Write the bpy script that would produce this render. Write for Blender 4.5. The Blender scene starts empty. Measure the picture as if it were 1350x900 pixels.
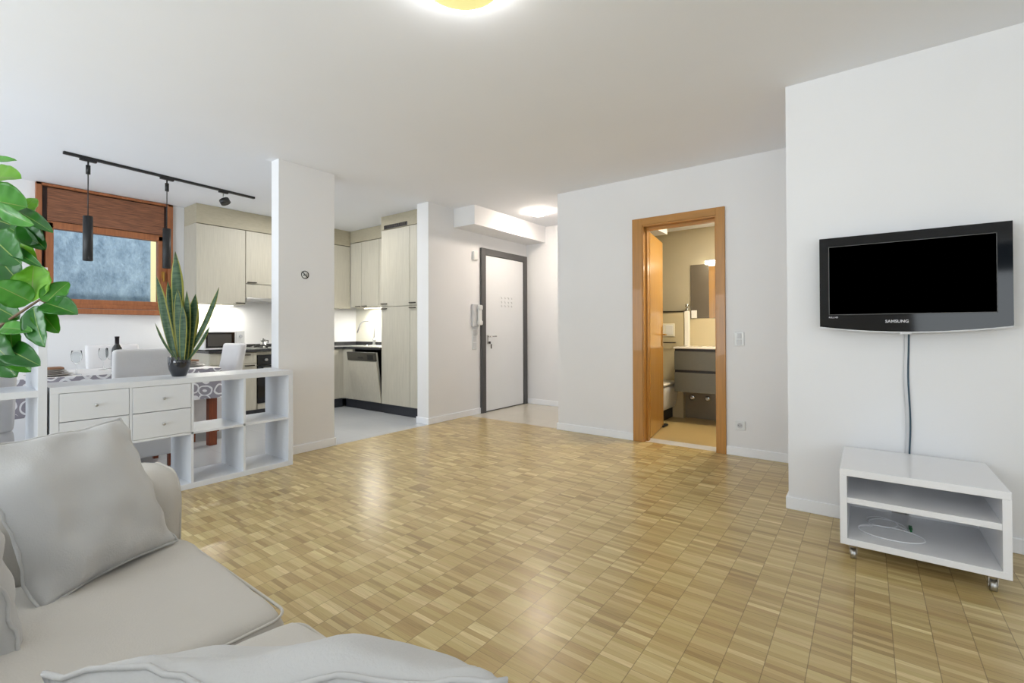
import bpy, bmesh, math, random
from mathutils import Vector, Matrix, noise
R = math.radians
PI = math.pi
random.seed(7)
scn = bpy.context.scene
COL = scn.collection

# ------------------------------------------------------------------ camera
H = 1.095
F = 621.05
CY = 428.63
yaw, pitch, roll = R(-36.965), R(0.490), R(-0.189)
fwd = Vector((math.sin(yaw)*math.cos(pitch), math.cos(yaw)*math.cos(pitch), math.sin(pitch)))
rt0 = Vector((math.cos(yaw), -math.sin(yaw), 0))
up0 = rt0.cross(fwd)
CR = math.cos(roll)*rt0 + math.sin(roll)*up0
CU = -math.sin(roll)*rt0 + math.cos(roll)*up0
cam_d = bpy.data.cameras.new('camera')
cam_d.sensor_width = 36
cam_d.lens = F/1350*36
cam_d.shift_y = -(450-CY)/1350
cam_d.clip_start = 0.02
cam = bpy.data.objects.new('camera', cam_d)
COL.objects.link(cam)
cam.matrix_world = Matrix.Translation((0, 0, H)) @ Matrix((CR, CU, -fwd)).transposed().to_4x4()
scn.camera = cam
scn.view_settings.view_transform = 'Standard'
scn.view_settings.look = 'None'
scn.view_settings.gamma = 1
scn.view_settings.use_curve_mapping = False
scn.view_settings.exposure = -0.06

# ------------------------------------------------------------------ materials
def lin(c):
    return tuple(((v/255)/12.92 if v/255 <= 0.04045 else ((v/255+0.055)/1.055)**2.4) for v in c)

def mat(name, rgb, rough=0.5, metal=0.0, var=0.0, vscale=8.0, bump=0.0, bscale=60.0, stretch=None, coat=0.0, spec=0.5, emit=None, estr=0.0, trans=0.0, sheen=0.0, rgb2=None):
    m = bpy.data.materials.new(name)
    m.use_nodes = True
    nt = m.node_tree; N = nt.nodes; L = nt.links
    b = N['Principled BSDF']
    c = lin(rgb)
    b.inputs['Base Color'].default_value = (*c, 1)
    b.inputs['Roughness'].default_value = rough
    b.inputs['Metallic'].default_value = metal
    b.inputs['Specular IOR Level'].default_value = spec
    b.inputs['Coat Weight'].default_value = coat
    b.inputs['Sheen Weight'].default_value = sheen
    b.inputs['Transmission Weight'].default_value = trans
    if emit:
        b.inputs['Emission Color'].default_value = (*lin(emit), 1)
        b.inputs['Emission Strength'].default_value = estr
    tc = N.new('ShaderNodeTexCoord'); mp = N.new('ShaderNodeMapping')
    L.new(tc.outputs['Object'], mp.inputs['Vector'])
    if stretch: mp.inputs['Scale'].default_value = stretch
    if var > 0 or rgb2:
        n = N.new('ShaderNodeTexNoise'); n.inputs['Scale'].default_value = vscale; n.inputs['Detail'].default_value = 8 if name == 'outdoor_concrete' else 4; n.inputs['Roughness'].default_value = 0.72 if name == 'outdoor_concrete' else 0.5
        L.new(mp.outputs[0], n.inputs['Vector'])
        r = N.new('ShaderNodeValToRGB')
        r.color_ramp.elements[0].position = 0.3; r.color_ramp.elements[1].position = 0.7
        c2 = lin(rgb2) if rgb2 else tuple(v*(1+var) for v in c)
        c1 = c if rgb2 else tuple(v*(1-var) for v in c)
        r.color_ramp.elements[0].color = (*c1, 1); r.color_ramp.elements[1].color = (*[min(1, v) for v in c2], 1)
        L.new(n.outputs['Fac'], r.inputs[0]); L.new(r.outputs[0], b.inputs['Base Color'])
    if bump > 0:
        n2 = N.new('ShaderNodeTexNoise'); n2.inputs['Scale'].default_value = bscale; n2.inputs['Detail'].default_value = 3
        L.new(mp.outputs[0], n2.inputs['Vector'])
        bp = N.new('ShaderNodeBump'); bp.inputs['Strength'].default_value = bump; bp.inputs['Distance'].default_value = 0.01
        L.new(n2.outputs['Fac'], bp.inputs['Height']); L.new(bp.outputs[0], b.inputs['Normal'])
    return m

LAMP, HALL = 16, 130
M = {}
M['wall'] = mat('wall_paint', (230, 230, 231), 0.75, var=0.01, vscale=2, bump=0.03, bscale=180)
M['ceil'] = mat('ceiling_paint', (236, 238, 243), 0.85, var=0.01, vscale=1.5)
M['splash'] = mat('splashback', (232, 229, 214), 0.3, var=0.01)
M['base'] = mat('baseboard_white', (240, 242, 246), 0.45)
M['white'] = mat('white_lacquer', (232, 234, 236), 0.35, var=0.008, vscale=3)
M['shelfwhite'] = mat('shelf_white', (218, 221, 226), 0.38, var=0.008, vscale=3)
M['whitegloss'] = mat('white_gloss', (238, 238, 240), 0.2, var=0.006)
M['plastic'] = mat('white_plastic', (230, 230, 228), 0.4)
M['plasticgrey'] = mat('light_grey_plastic', (205, 206, 208), 0.4)
M['cab'] = mat('cabinet_grain', (194, 189, 174), 0.45, var=0.06, vscale=9, stretch=(9, 9, 0.5), bump=0.05, bscale=40)
M['cornice'] = mat('cornice_grain', (178, 170, 148), 0.5, var=0.06, vscale=9, stretch=(2, 2, 9))
M['cabdark'] = mat('cabinet_shadow_gap', (70, 68, 60), 0.7)
M['counter'] = mat('dark_stone', (52, 52, 54), 0.25, var=0.2, vscale=60)
M['plinth'] = mat('dark_plinth', (50, 52, 60), 0.5)
M['blackm'] = mat('black_metal', (26, 26, 27), 0.45)
M['bronze'] = mat('dark_handle', (60, 52, 44), 0.4, metal=0.5)
M['chrome'] = mat('chrome', (200, 200, 200), 0.15, metal=1.0)
M['steel'] = mat('brushed_steel', (190, 190, 188), 0.3, metal=0.9)
M['glassblk'] = mat('black_glass', (18, 18, 20), 0.08)
M['tvbezel'] = mat('piano_black', (8, 8, 9), 0.06, spec=0.35)
M['screen'] = mat('tv_screen', (0, 0, 0), 0.6, spec=0.0)
M['silver'] = mat('silver_print', (200, 200, 205), 0.4)
M['oak'] = mat('orange_wood', (176, 124, 56), 0.35, var=0.10, vscale=5, stretch=(14, 14, 0.7), coat=0.15)
M['oakx'] = mat('orange_wood_across', (176, 124, 56), 0.35, var=0.10, vscale=5, stretch=(0.7, 14, 14), coat=0.15)
M['doorleaf'] = mat('orange_wood_leaf', (188, 140, 66), 0.25, var=0.07, vscale=4, stretch=(8, 8, 0.5), coat=0.3)
M['winwood'] = mat('window_wood', (158, 98, 60), 0.45, var=0.16, vscale=6, stretch=(10, 10, 1.0))
M['shutter'] = mat('shutter_box_wood', (98, 60, 42), 0.5, rgb2=(158, 104, 72), vscale=6, stretch=(6, 1.4, 26), bump=0.2, bscale=50)
M['darkgap'] = mat('dark_wood_gap', (45, 25, 18), 0.6)
M['dwpanel'] = mat('dishwasher_panel', (62, 60, 54), 0.35)
M['greyframe'] = mat('dark_grey_frame', (78, 78, 78), 0.5, var=0.03)
M['fabric'] = mat('sofa_cotton', (196, 191, 183), 0.9, var=0.02, vscale=5, bump=0.12, bscale=260, sheen=0.2)
M['pillowfab'] = mat('pillow_cotton', (190, 189, 187), 0.9, var=0.02, vscale=5, bump=0.12, bscale=260, sheen=0.2)
M['cover'] = mat('chair_cover_cotton', (224, 222, 222), 0.9, var=0.02, vscale=6, bump=0.1, bscale=90)
M['legwood'] = mat('red_brown_wood', (128, 62, 30), 0.4, var=0.15, vscale=10, stretch=(8, 8, 1))
M['pot'] = mat('glazed_dark_pot', (34, 36, 42), 0.12, coat=0.6)
M['soil'] = mat('soil', (50, 38, 30), 0.95, var=0.4, vscale=60, bump=0.6, bscale=80)
M['sneaf'] = mat('variegated_leaf', (48, 86, 62), 0.4, vscale=14, stretch=(1, 1, 5), rgb2=(104, 134, 96))
M['snedge'] = mat('yellow_leaf_margin', (188, 188, 100), 0.4, var=0.1)
M['midrib'] = mat('leaf_midrib', (150, 176, 92), 0.4)
M['stem'] = mat('brown_stem', (104, 84, 62), 0.7, var=0.2, vscale=30)
M['vanity'] = mat('vanity_front', (96, 98, 90), 0.4, var=0.05, vscale=12, stretch=(2, 2, 14))
M['vanlow'] = mat('shaded_wall_grey', (132, 124, 106), 0.35, var=0.04)  # wall under the vanity, its shade painted into the colour
M['darkreflect'] = mat('dark_reflection_grey', (96, 90, 80), 0.25, var=0.03)  # flat grey for the dark reflection in the mirror
M['ceramic'] = mat('white_ceramic', (240, 238, 232), 0.1)
M['mirror'] = mat('mirror_silver', (205, 205, 200), 0.02, metal=1.0)
M['btile'] = mat('bath_tile', (196, 184, 152), 0.35, var=0.03, vscale=2)
M['bwall'] = mat('bath_wall_upper', (176, 168, 146), 0.5, var=0.04, vscale=3)
M['bfloor'] = mat('bath_floor_tile', (190, 168, 118), 0.3, var=0.03, vscale=2)
M['slab'] = mat('threshold_stone', (206, 208, 210), 0.3, var=0.02)
M['brass'] = mat('brass', (180, 140, 70), 0.3, metal=0.9)
M['green'] = mat('green_plastic', (20, 110, 60), 0.4)
M['cablew'] = mat('white_cable', (235, 235, 238), 0.5)
M['cableb'] = mat('blue_black_cable', (48, 74, 90), 0.5)
M['plate'] = mat('grey_stoneware', (176, 170, 164), 0.35, var=0.06)
M['napkin'] = mat('brown_napkin', (150, 112, 86), 0.9, var=0.15)
M['bottle'] = mat('dark_bottle_glass', (20, 22, 18), 0.08, coat=0.5)
M['cap'] = mat('bottle_foil', (30, 24, 26), 0.3, metal=0.4)
M['bottlelabel'] = mat('bottle_label', (52, 44, 70), 0.6)
M['clear'] = mat('thin_clear_glass', (250, 252, 252), 0.02, trans=1.0)
M['clear'].node_tree.nodes['Principled BSDF'].inputs['IOR'].default_value = 1.08
M['led'] = mat('led_strip', (255, 255, 255), 0.4, emit=(255, 246, 224), estr=14)
M['lampw'] = mat('lamp_white_ring', (255, 255, 255), 0.4, emit=(255, 255, 252), estr=LAMP)
M['lampy'] = mat('lamp_yellow_glass', (170, 170, 140), 0.3, emit=(252, 240, 150), estr=0.8)
M['bulb'] = mat('hall_lamp_glass', (255, 255, 255), 0.4, emit=(255, 238, 220), estr=HALL)
M['blight'] = mat('mirror_light', (255, 255, 255), 0.4, emit=(255, 248, 225), estr=20)
M['concrete'] = mat('outdoor_concrete', (92, 112, 128), 0.9, vscale=4.5, bump=1.0, bscale=22, stretch=(1, 1.6, 0.8), rgb2=(156, 174, 186))
M['sunwall'] = mat('outdoor_pale_wall', (240, 226, 170), 0.8, emit=None)
M['mwwin'] = mat('microwave_window', (78, 76, 72), 0.25)
M['sock'] = mat('socket_white', (228, 230, 230), 0.35)

def leafmat():
    m = bpy.data.materials.new('glossy_green_leaf'); m.use_nodes = True
    N = m.node_tree.nodes; L = m.node_tree.links; b = N['Principled BSDF']
    a = N.new('ShaderNodeAttribute'); a.attribute_name = 'lr'
    oi = N.new('ShaderNodeObjectInfo')
    r = N.new('ShaderNodeValToRGB')
    r.color_ramp.elements[0].color = (*lin((30, 84, 28)), 1); r.color_ramp.elements[1].color = (*lin((88, 150, 40)), 1)
    tc = N.new('ShaderNodeTexCoord'); n = N.new('ShaderNodeTexNoise'); n.inputs['Scale'].default_value = 6
    L.new(tc.outputs['Object'], n.inputs['Vector'])
    ad = N.new('ShaderNodeMath'); ad.operation = 'ADD'
    mu = N.new('ShaderNodeMath'); mu.operation = 'MULTIPLY'; mu.inputs[1].default_value = 0.6
    L.new(n.outputs['Fac'], mu.inputs[0]); L.new(mu.outputs[0], ad.inputs[0])
    L.new(a.outputs['Fac'], ad.inputs[1])
    L.new(ad.outputs[0], r.inputs[0]); L.new(r.outputs[0], b.inputs['Base Color'])
    b.inputs['Roughness'].default_value = 0.35
    b.inputs['Subsurface Weight'].default_value = 0.0
    return m
M['leaf'] = leafmat()

def parquet():
    m = bpy.data.materials.new('mosaic_parquet'); m.use_nodes = True
    N = m.node_tree.nodes; L = m.node_tree.links; b = N['Principled BSDF']
    def mth(op, a, c=None, d=None):
        n = N.new('ShaderNodeMath'); n.operation = op
        for i, v in enumerate((a, c, d)):
            if v is None: continue
            if isinstance(v, (int, float)): n.inputs[i].default_value = v
            else: L.new(v, n.inputs[i])
        return n.outputs[0]
    tc = N.new('ShaderNodeTexCoord'); sp = N.new('ShaderNodeSeparateXYZ'); L.new(tc.outputs['Object'], sp.inputs[0])
    X = mth('DIVIDE', mth('ADD', sp.outputs[0], 20.024), 0.1135)
    Y0 = mth('DIVIDE', mth('ADD', sp.outputs[1], 20.0), 0.1135)
    cx = mth('FLOOR', X)
    wn0 = N.new('ShaderNodeTexWhiteNoise'); wn0.noise_dimensions = '1D'; L.new(cx, wn0.inputs['W'])
    Y = mth('ADD', Y0, mth('MULTIPLY', wn0.outputs['Value'], 0.05))
    ty = mth('FLOOR', Y)
    Ys = mth('MULTIPLY', Y, 5.0); fy = mth('FLOOR', Ys)
    def wn(a, c, off):
        co = N.new('ShaderNodeCombineXYZ'); L.new(a, co.inputs[0]); L.new(c, co.inputs[1]); co.inputs[2].default_value = off
        w = N.new('ShaderNodeTexWhiteNoise'); w.noise_dimensions = '3D'; L.new(co.outputs[0], w.inputs['Vector']); return w
    wf = wn(cx, fy, 0.5); wt = wn(cx, ty, 3.5)
    v = mth('ADD', mth('MULTIPLY', wf.outputs['Value'], 0.66), mth('ADD', mth('MULTIPLY', wt.outputs['Value'], 0.24), 0.05))
    # grain along X
    mp = N.new('ShaderNodeMapping'); mp.inputs['Scale'].default_value = (9, 190, 1); L.new(tc.outputs['Object'], mp.inputs['Vector'])
    gn = N.new('ShaderNodeTexNoise'); gn.inputs['Scale'].default_value = 1.0; gn.inputs['Detail'].default_value = 3; L.new(mp.outputs[0], gn.inputs['Vector'])
    v2 = mth('ADD', v, mth('MULTIPLY', mth('SUBTRACT', gn.outputs['Fac'], 0.5), 0.5))
    ramp = N.new('ShaderNodeValToRGB'); e = ramp.color_ramp
    e.elements[0].position = 0.0; e.elements[0].color = (*lin((150, 124, 76)), 1)
    e.elements[1].position = 1.0; e.elements[1].color = (*lin((230, 211, 160)), 1)
    for p, c in ((0.25, (177, 151, 98)), (0.5, (191, 167, 112)), (0.78, (204, 183, 130))):
        k = e.elements.new(p); k.color = (*lin(c), 1)
    L.new(v2, ramp.inputs[0])
    # hue shift
    hs = N.new('ShaderNodeHueSaturation'); L.new(ramp.outputs[0], hs.inputs['Color'])
    L.new(mth('ADD', mth('MULTIPLY', wf.outputs['Color'], 0.014), 0.493), hs.inputs['Hue'])
    # joints
    fx = mth('FRACT', X); ft = mth('FRACT', Y); ff = mth('FRACT', Ys)
    def edge(f, w): return mth('LESS_THAN', mth('MINIMUM', f, mth('SUBTRACT', 1.0, f)), w)
    j1 = mth('MULTIPLY', edge(fx, 0.011), 0.62); j2 = mth('MULTIPLY', edge(ft, 0.010), 0.42); j3 = mth('MULTIPLY', edge(ff, 0.03), 0.16)
    J = mth('MAXIMUM', mth('MAXIMUM', j1, j2), j3)
    mx = N.new('ShaderNodeMix'); mx.data_type = 'RGBA'; L.new(J, mx.inputs['Factor'])
    L.new(hs.outputs[0], mx.inputs[6]); mx.inputs[7].default_value = (*lin((92, 70, 38)), 1)
    L.new(mx.outputs[2], b.inputs['Base Color'])
    rr = mth('ADD', mth('MULTIPLY', wf.outputs['Value'], 0.08), 0.28)
    L.new(rr, b.inputs['Roughness'])
    b.inputs['Coat Weight'].default_value = 0.25; b.inputs['Coat Roughness'].default_value = 0.22
    bp = N.new('ShaderNodeBump'); bp.inputs['Strength'].default_value = 0.15; bp.inputs['Distance'].default_value = 0.002
    L.new(mth('SUBTRACT', mth('MULTIPLY', v2, 0.4), J), bp.inputs['Height']); L.new(bp.outputs[0], b.inputs['Normal'])
    return m
M['parquet'] = parquet()

def tiles(name, rgb, size, rough, grout=0.9, w=0.004):
    m = bpy.data.materials.new(name); m.use_nodes = True
    N = m.node_tree.nodes; L = m.node_tree.links; b = N['Principled BSDF']
    tc = N.new('ShaderNodeTexCoord'); br = N.new('ShaderNodeTexBrick'); L.new(tc.outputs['Object'], br.inputs['Vector'])
    br.offset = 0; br.inputs['Scale'].default_value = 1; br.inputs['Brick Width'].default_value = size; br.inputs['Row Height'].default_value = size
    br.inputs['Mortar Size'].default_value = w; br.inputs['Mortar Smooth'].default_value = 0.3
    c = lin(rgb)
    br.inputs['Color1'].default_value = (*c, 1); br.inputs['Color2'].default_value = (*[v*0.97 for v in c], 1); br.inputs['Mortar'].default_value = (*[v*grout for v in c], 1)
    L.new(br.outputs['Color'], b.inputs['Base Color']); b.inputs['Roughness'].default_value = rough
    return m
M['ktile'] = tiles('kitchen_floor_tile', (200, 203, 206), 0.6, 0.22)
M['htile'] = tiles('hall_floor_tile', (212, 206, 192), 0.6, 0.25)

def clothmat():
    m = bpy.data.materials.new('scroll_pattern_cloth'); m.use_nodes = True
    N = m.node_tree.nodes; L = m.node_tree.links; b = N['Principled BSDF']
    tc = N.new('ShaderNodeTexCoord'); vo = N.new('ShaderNodeTexVoronoi'); vo.inputs['Scale'].default_value = 10.0; vo.inputs['Randomness'].default_value = 0.35
    nz = N.new('ShaderNodeTexNoise'); nz.inputs['Scale'].default_value = 7
    L.new(tc.outputs['Object'], nz.inputs['Vector'])
    mx = N.new('ShaderNodeMix'); mx.data_type = 'VECTOR'; mx.inputs['Factor'].default_value = 0.05
    L.new(tc.outputs['Object'], mx.inputs[4]); L.new(nz.outputs['Color'], mx.inputs[5])
    L.new(mx.outputs[1], vo.inputs['Vector'])
    mu = N.new('ShaderNodeMath'); mu.operation = 'MULTIPLY'; mu.inputs[1].default_value = 17; L.new(vo.outputs['Distance'], mu.inputs[0])
    si = N.new('ShaderNodeMath'); si.operation = 'SINE'; L.new(mu.outputs[0], si.inputs[0])
    gt = N.new('ShaderNodeMath'); gt.operation = 'GREATER_THAN'; gt.inputs[1].default_value = 0.55; L.new(si.outputs[0], gt.inputs[0])
    mc = N.new('ShaderNodeMix'); mc.data_type = 'RGBA'; L.new(gt.outputs[0], mc.inputs['Factor'])
    mc.inputs[6].default_value = (*lin((150, 146, 156)), 1); mc.inputs[7].default_value = (*lin((232, 232, 236)), 1)
    L.new(mc.outputs[2], b.inputs['Base Color']); b.inputs['Roughness'].default_value = 0.7
    return m
M['cloth'] = clothmat()
M['clothtop'] = mat('cloth_top', (226, 224, 224), 0.55, var=0.03)

# ------------------------------------------------------------------ mesh builder
class MB:
    def __init__(s): s.bm = bmesh.new()
    def box(s, a, b, bev=0.0, seg=2, mi=0):
        t = bmesh.new(); bmesh.ops.create_cube(t, size=1)
        a = Vector(a); b = Vector(b); c = (a+b)/2; d = b-a
        for v in t.verts: v.co = Vector((c.x+v.co.x*d.x, c.y+v.co.y*d.y, c.z+v.co.z*d.z))
        if bev > 0:
            bev = min(bev, min(abs(d.x), abs(d.y), abs(d.z))*0.45)
            bmesh.ops.bevel(t, geom=t.edges[:], offset=bev, segments=seg, affect='EDGES', profile=0.5)
        s.merge(t, mi); return s
    def merge(s, t, mi=0, mtx=None):
        bmesh.ops.recalc_face_normals(t, faces=t.faces[:])
        mp = {}
        for v in t.verts: mp[v] = s.bm.verts.new(mtx @ v.co if mtx else v.co)
        for f in t.faces:
            try:
                g = s.bm.faces.new([mp[v] for v in f.verts]); g.material_index = mi; g.smooth = f.smooth
            except ValueError: pass
        t.free()
    def lathe(s, prof, c=(0, 0, 0), n=32, axis='Z', mi=0, smooth=True):
        t = bmesh.new(); c = Vector(c); rings = []
        def P(r, h, a):
            x, y = r*math.cos(a), r*math.sin(a)
            return c + (Vector((x, y, h)) if axis == 'Z' else Vector((h, x, y)) if axis == 'X' else Vector((y, h, x)))
        for r, h in prof:
            if r < 1e-6: rings.append([t.verts.new(P(0, h, 0))])
            else: rings.append([t.verts.new(P(r, h, 2*PI*i/n)) for i in range(n)])
        for p, q in zip(rings, rings[1:]):
            for i in range(n):
                j = (i+1) % n
                if len(p) == 1 and len(q) == 1: continue
                if len(p) == 1: f = t.faces.new((p[0], q[i], q[j]))
                elif len(q) == 1: f = t.faces.new((p[i], p[j], q[0]))
                else: f = t.faces.new((p[i], p[j], q[j], q[i]))
                f.smooth = smooth
        s.merge(t, mi); return s
    def cyl(s, a, b, r, r2=None, n=16, mi=0):
        a = Vector(a); b = Vector(b); r2 = r if r2 is None else r2
        d = b-a; z = d.normalized(); x = z.orthogonal().normalized(); y = z.cross(x)
        t = bmesh.new(); A = []; B = []
        for i in range(n):
            u = math.cos(2*PI*i/n)*x + math.sin(2*PI*i/n)*y
            A.append(t.verts.new(a+u*r)); B.append(t.verts.new(b+u*r2))
        for i in range(n):
            f = t.faces.new((A[i], A[(i+1) % n], B[(i+1) % n], B[i])); f.smooth = True
        t.faces.new(A[::-1]); t.faces.new(B)
        s.merge(t, mi); return s
    def tube(s, pts, r, n=8, mi=0, closed=False, rf=None):
        pts = [Vector(p) for p in pts]; t = bmesh.new(); rings = []; m = len(pts)
        prev = None
        for i, p in enumerate(pts):
            if closed: d = pts[(i+1) % m]-pts[i-1]
            else: d = pts[min(i+1, m-1)]-pts[max(i-1, 0)]
            d.normalize()
            x = (prev - d*prev.dot(d)) if prev else d.orthogonal()
            if x.length < 1e-5: x = d.orthogonal()
            x.normalize(); prev = x; y = d.cross(x)
            rr = r*(rf(i/(m-1)) if rf else 1)
            rings.append([t.verts.new(p+rr*(math.cos(2*PI*k/n)*x+math.sin(2*PI*k/n)*y)) for k in range(n)])
        pr = list(zip(rings, rings[1:])) + ([(rings[-1], rings[0])] if closed else [])
        for a, b in pr:
            for k in range(n):
                f = t.faces.new((a[k], a[(k+1) % n], b[(k+1) % n], b[k])); f.smooth = True
        if not closed:
            t.faces.new(rings[0][::-1]); t.faces.new(rings[-1])
        s.merge(t, mi); return s
    def prism(s, pts, off, mi=0, smooth=False):
        t = bmesh.new(); off = Vector(off)
        A = [t.verts.new(Vector(p)) for p in pts]; B = [t.verts.new(Vector(p)+off) for p in pts]
        t.faces.new(A[::-1]); t.faces.new(B); n = len(A)
        for i in range(n):
            f = t.faces.new((A[i], A[(i+1) % n], B[(i+1) % n], B[i])); f.smooth = smooth
        s.merge(t, mi); return s
    def grid(s, fn, nu, nv, closed_u=False, mi=0, smooth=True, mfn=None):
        t = bmesh.new(); V = [[t.verts.new(fn(i/nu, j/nv)) for j in range(nv+1)] for i in range(nu if closed_u else nu+1)]
        for i in range(nu):
            for j in range(nv):
                a = V[i]; b = V[(i+1) % len(V)]
                f = t.faces.new((a[j], b[j], b[j+1], a[j+1])); f.smooth = smooth
                if mfn: f.material_index = mfn(i, j)
        mp = {v: s.bm.verts.new(v.co) for v in t.verts}
        for f in t.faces:
            g = s.bm.faces.new([mp[v] for v in f.verts]); g.smooth = smooth; g.material_index = f.material_index if mfn else mi
        t.free(); return s
    def rbox(s, a, b, r, n=10, crown=0.0, wr=0.0, seed=0.0, fn=None, mi=0):
        """soft upholstered box: rounded edges, crowned top, small wrinkles"""
        a = Vector(a); b = Vector(b); c = (a+b)/2; h = (b-a)/2
        t = bmesh.new(); bmesh.ops.create_cube(t, size=2)
        bmesh.ops.subdivide_edges(t, edges=t.edges[:], cuts=n, use_grid_fill=True)
        for v in t.verts:
            u = Vector(v.co)
            # denser sampling towards the edges
            p = Vector([math.copysign((hh-r)*min(1, abs(x)/0.6) + (r*math.sin(PI/2*(abs(x)-0.6)/0.4) if abs(x) > 0.6 else 0), x) for x, hh in zip(u, h)])
            inner = Vector([max(-hh+r, min(hh-r, x)) for x, hh in zip(p, h)])
            d = p-inner
            if d.length > 1e-9:
                k = max(abs(d.x), abs(d.y), abs(d.z))
                p = inner + d.normalized()*min(r, k) if k > 0 else p
            cr = crown*(1-u.x**2)*(1-u.y**2)
            if u.z > 0: p.z += cr*u.z
            q = c+p
            if wr:
                w = noise.noise(q*4+Vector((seed, 0, 0)))*wr + noise.noise(q*11+Vector((seed, 3, 0)))*wr*0.4
                nn = (p-inner).normalized() if (p-inner).length > 1e-6 else Vector((0, 0, 1))
                q += nn*w
            if fn: q = fn(q, u)
            v.co = q
        for f in t.faces: f.smooth = True
        s.merge(t, mi); return s

def link(name, mb, m, smooth_angle=True):
    me = bpy.data.meshes.new(name); mb.bm.to_mesh(me); mb.bm.free()
    ms = m if isinstance(m, (list, tuple)) else [m]
    for k in ms: me.materials.append(M[k] if isinstance(k, str) else k)
    o = bpy.data.objects.new(name, me); COL.objects.link(o); return o

def setp(o, label=None, cat=None, group=None, kind=None):
    if label: o['label'] = label
    if cat: o['category'] = cat
    if group: o['group'] = group
    if kind: o['kind'] = kind
    return o

def thing(name, label=None, cat=None, loc=(0, 0, 0), rz=0, group=None, kind=None):
    o = bpy.data.objects.new(name, None); o.empty_display_size = 0.05
    COL.objects.link(o); o.location = loc; o.rotation_euler = (0, 0, rz)
    return setp(o, label, cat, group, kind)

ROOTM = {}
def rootmtx(o):
    return Matrix.Translation(o.location) @ o.rotation_euler.to_matrix().to_4x4()

def part(root, name, mb, m, world=True, parent=None, label=None, kind=None):
    """world=True: vertices are given in world coordinates; otherwise in the root's own frame"""
    if world:
        inv = rootmtx(root).inverted()
        for v in mb.bm.verts: v.co = inv @ v.co
    o = link(name, mb, m); o.parent = parent or root
    # keep sub-parts in the frame of the root: their parent part sits at the root's origin
    return setp(o, label=label, kind=kind)

def single(name, mb, m, label, cat, group=None, loc=None):
    """a thing that is one mesh, origin at the centre of its base"""
    vs = [v.co for v in mb.bm.verts]
    if loc is None:
        loc = Vector(((min(v.x for v in vs)+max(v.x for v in vs))/2, (min(v.y for v in vs)+max(v.y for v in vs))/2, min(v.z for v in vs)))
    loc = Vector(loc)
    for v in mb.bm.verts: v.co = v.co-loc
    o = link(name, mb, m); o.location = loc
    return setp(o, label, cat, group)

def struct(name, mb, m):
    o = link(name, mb, m); o['kind'] = 'structure'; return o

def copy_tree(o, parent=None):
    c = o.copy(); COL.objects.link(c)
    if parent: c.parent = parent
    for ch in [x for x in bpy.data.objects if x.parent == o]: copy_tree(ch, c)
    return c

def at(px, py, w):
    """point seen at a pixel of the photograph, w metres away along the view axis"""
    return Vector((0, 0, H)) + w*((px-675)/F*CR - (py-CY)/F*CU + fwd)

# ------------------------------------------------------------------ shell
ZC = 2.575
XW, XE = -6.57, 3.2      # window wall, far right wall
XP = -4.04               # plane of column / entry wall
YB = -2.8                # wall behind the camera
struct('floor', MB().box((XP-0.0, YB, -0.1), (XE, 4.455, 0)), 'parquet')
struct('floor_kitchen', MB().box((XW-0.2, YB, -0.1), (XP, 4.75, 0)), 'ktile')
struct('floor_hall', MB().box((XP-0.2, 4.75, -0.1), (XP, 5.75, 0)).box((XP, 4.455, -0.1), (-2.60, 5.75, 0)), 'htile')
struct('floor_bath', MB().box((-2.60, 4.62, -0.1), (-0.5, 6.05, 0)), 'bfloor')
struct('trim_threshold', MB().box((-1.84, 4.455, -0.1), (-0.985, 4.62, 0.0)), 'slab')
struct('ceiling', MB().box((XW-0.2, YB-0.1, ZC), (XE+0.2, 6.2, ZC+0.15)), 'ceil')
# window wall with opening
wy0, wy1, wz0, wz1 = 0.90, 2.01, 1.30, 2.56
struct('wall_window', MB().box((XW-0.30, YB, 0), (XW, wy0, ZC)).box((XW-0.30, wy1, 0), (XW, 4.55, ZC))
       .box((XW-0.30, wy0, 0), (XW, wy1, wz0)).box((XW-0.30, wy0, wz1), (XW, wy1, ZC)), 'wall')
struct('wall_sink', MB().box((XW-0.30, 4.55, 0), (XP-0.19, 4.75, ZC)), 'splash')
struct('wall_entry', MB().box((XP-0.19, 3.765, 0), (XP, 5.93, ZC)), 'wall')
struct('wall_hall_end', MB().box((XP, 5.73, 0), (-2.60, 5.93, ZC)), 'wall')
# bathroom wall (door opening) + returns
bx0, bx1, bz = -1.765, -1.035, 2.11
struct('wall_bathroom', MB().box((-2.70, 4.425, 0), (bx0, 4.56, ZC)).box((bx1, 4.425, 0), (-0.30, 4.56, ZC))
       .box((bx0, 4.425, bz), (bx1, 4.56, ZC)), 'wall')
struct('wall_hall_right', MB().box((-2.70, 4.56, 0), (-2.58, 5.73, ZC)), 'wall')
struct('wall_right', MB().box((-0.387, 3.313, 0), (XE, 4.425, ZC)), 'wall')
struct('wall_bath_side', MB().box((-0.62, 4.56, 0), (-0.5, 6.0, ZC)), 'btile')
struct('wall_bath_back', MB().box((-2.58, 6.0, 0), (-0.5, 6.15, ZC)), 'bwall')
struct('wall_bath_left', MB().box((-2.58, 4.56, 0), (-2.52, 6.0, ZC)), 'btile')
struct('ceiling_bath', MB().box((-2.52, 4.56, 2.33), (-0.62, 6.0, 2.40)), 'ceil')
struct('trim_bath_soffit', MB().box((-2.52, 4.9, 2.16), (-1.79, 5.3, 2.33)), 'ceil')
struct('trim_bath_ledge', MB().box((-2.52, 5.88, 0), (-1.80, 6.0, 1.30)).box((-2.52, 5.87, 1.30), (-1.795, 6.0, 1.315), mi=1), ['btile', 'bronze'])
struct('trim_bath_plinth_wall', MB().box((-1.80, 5.96, 0), (-0.62, 6.0, 0.37)), 'vanlow')
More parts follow.
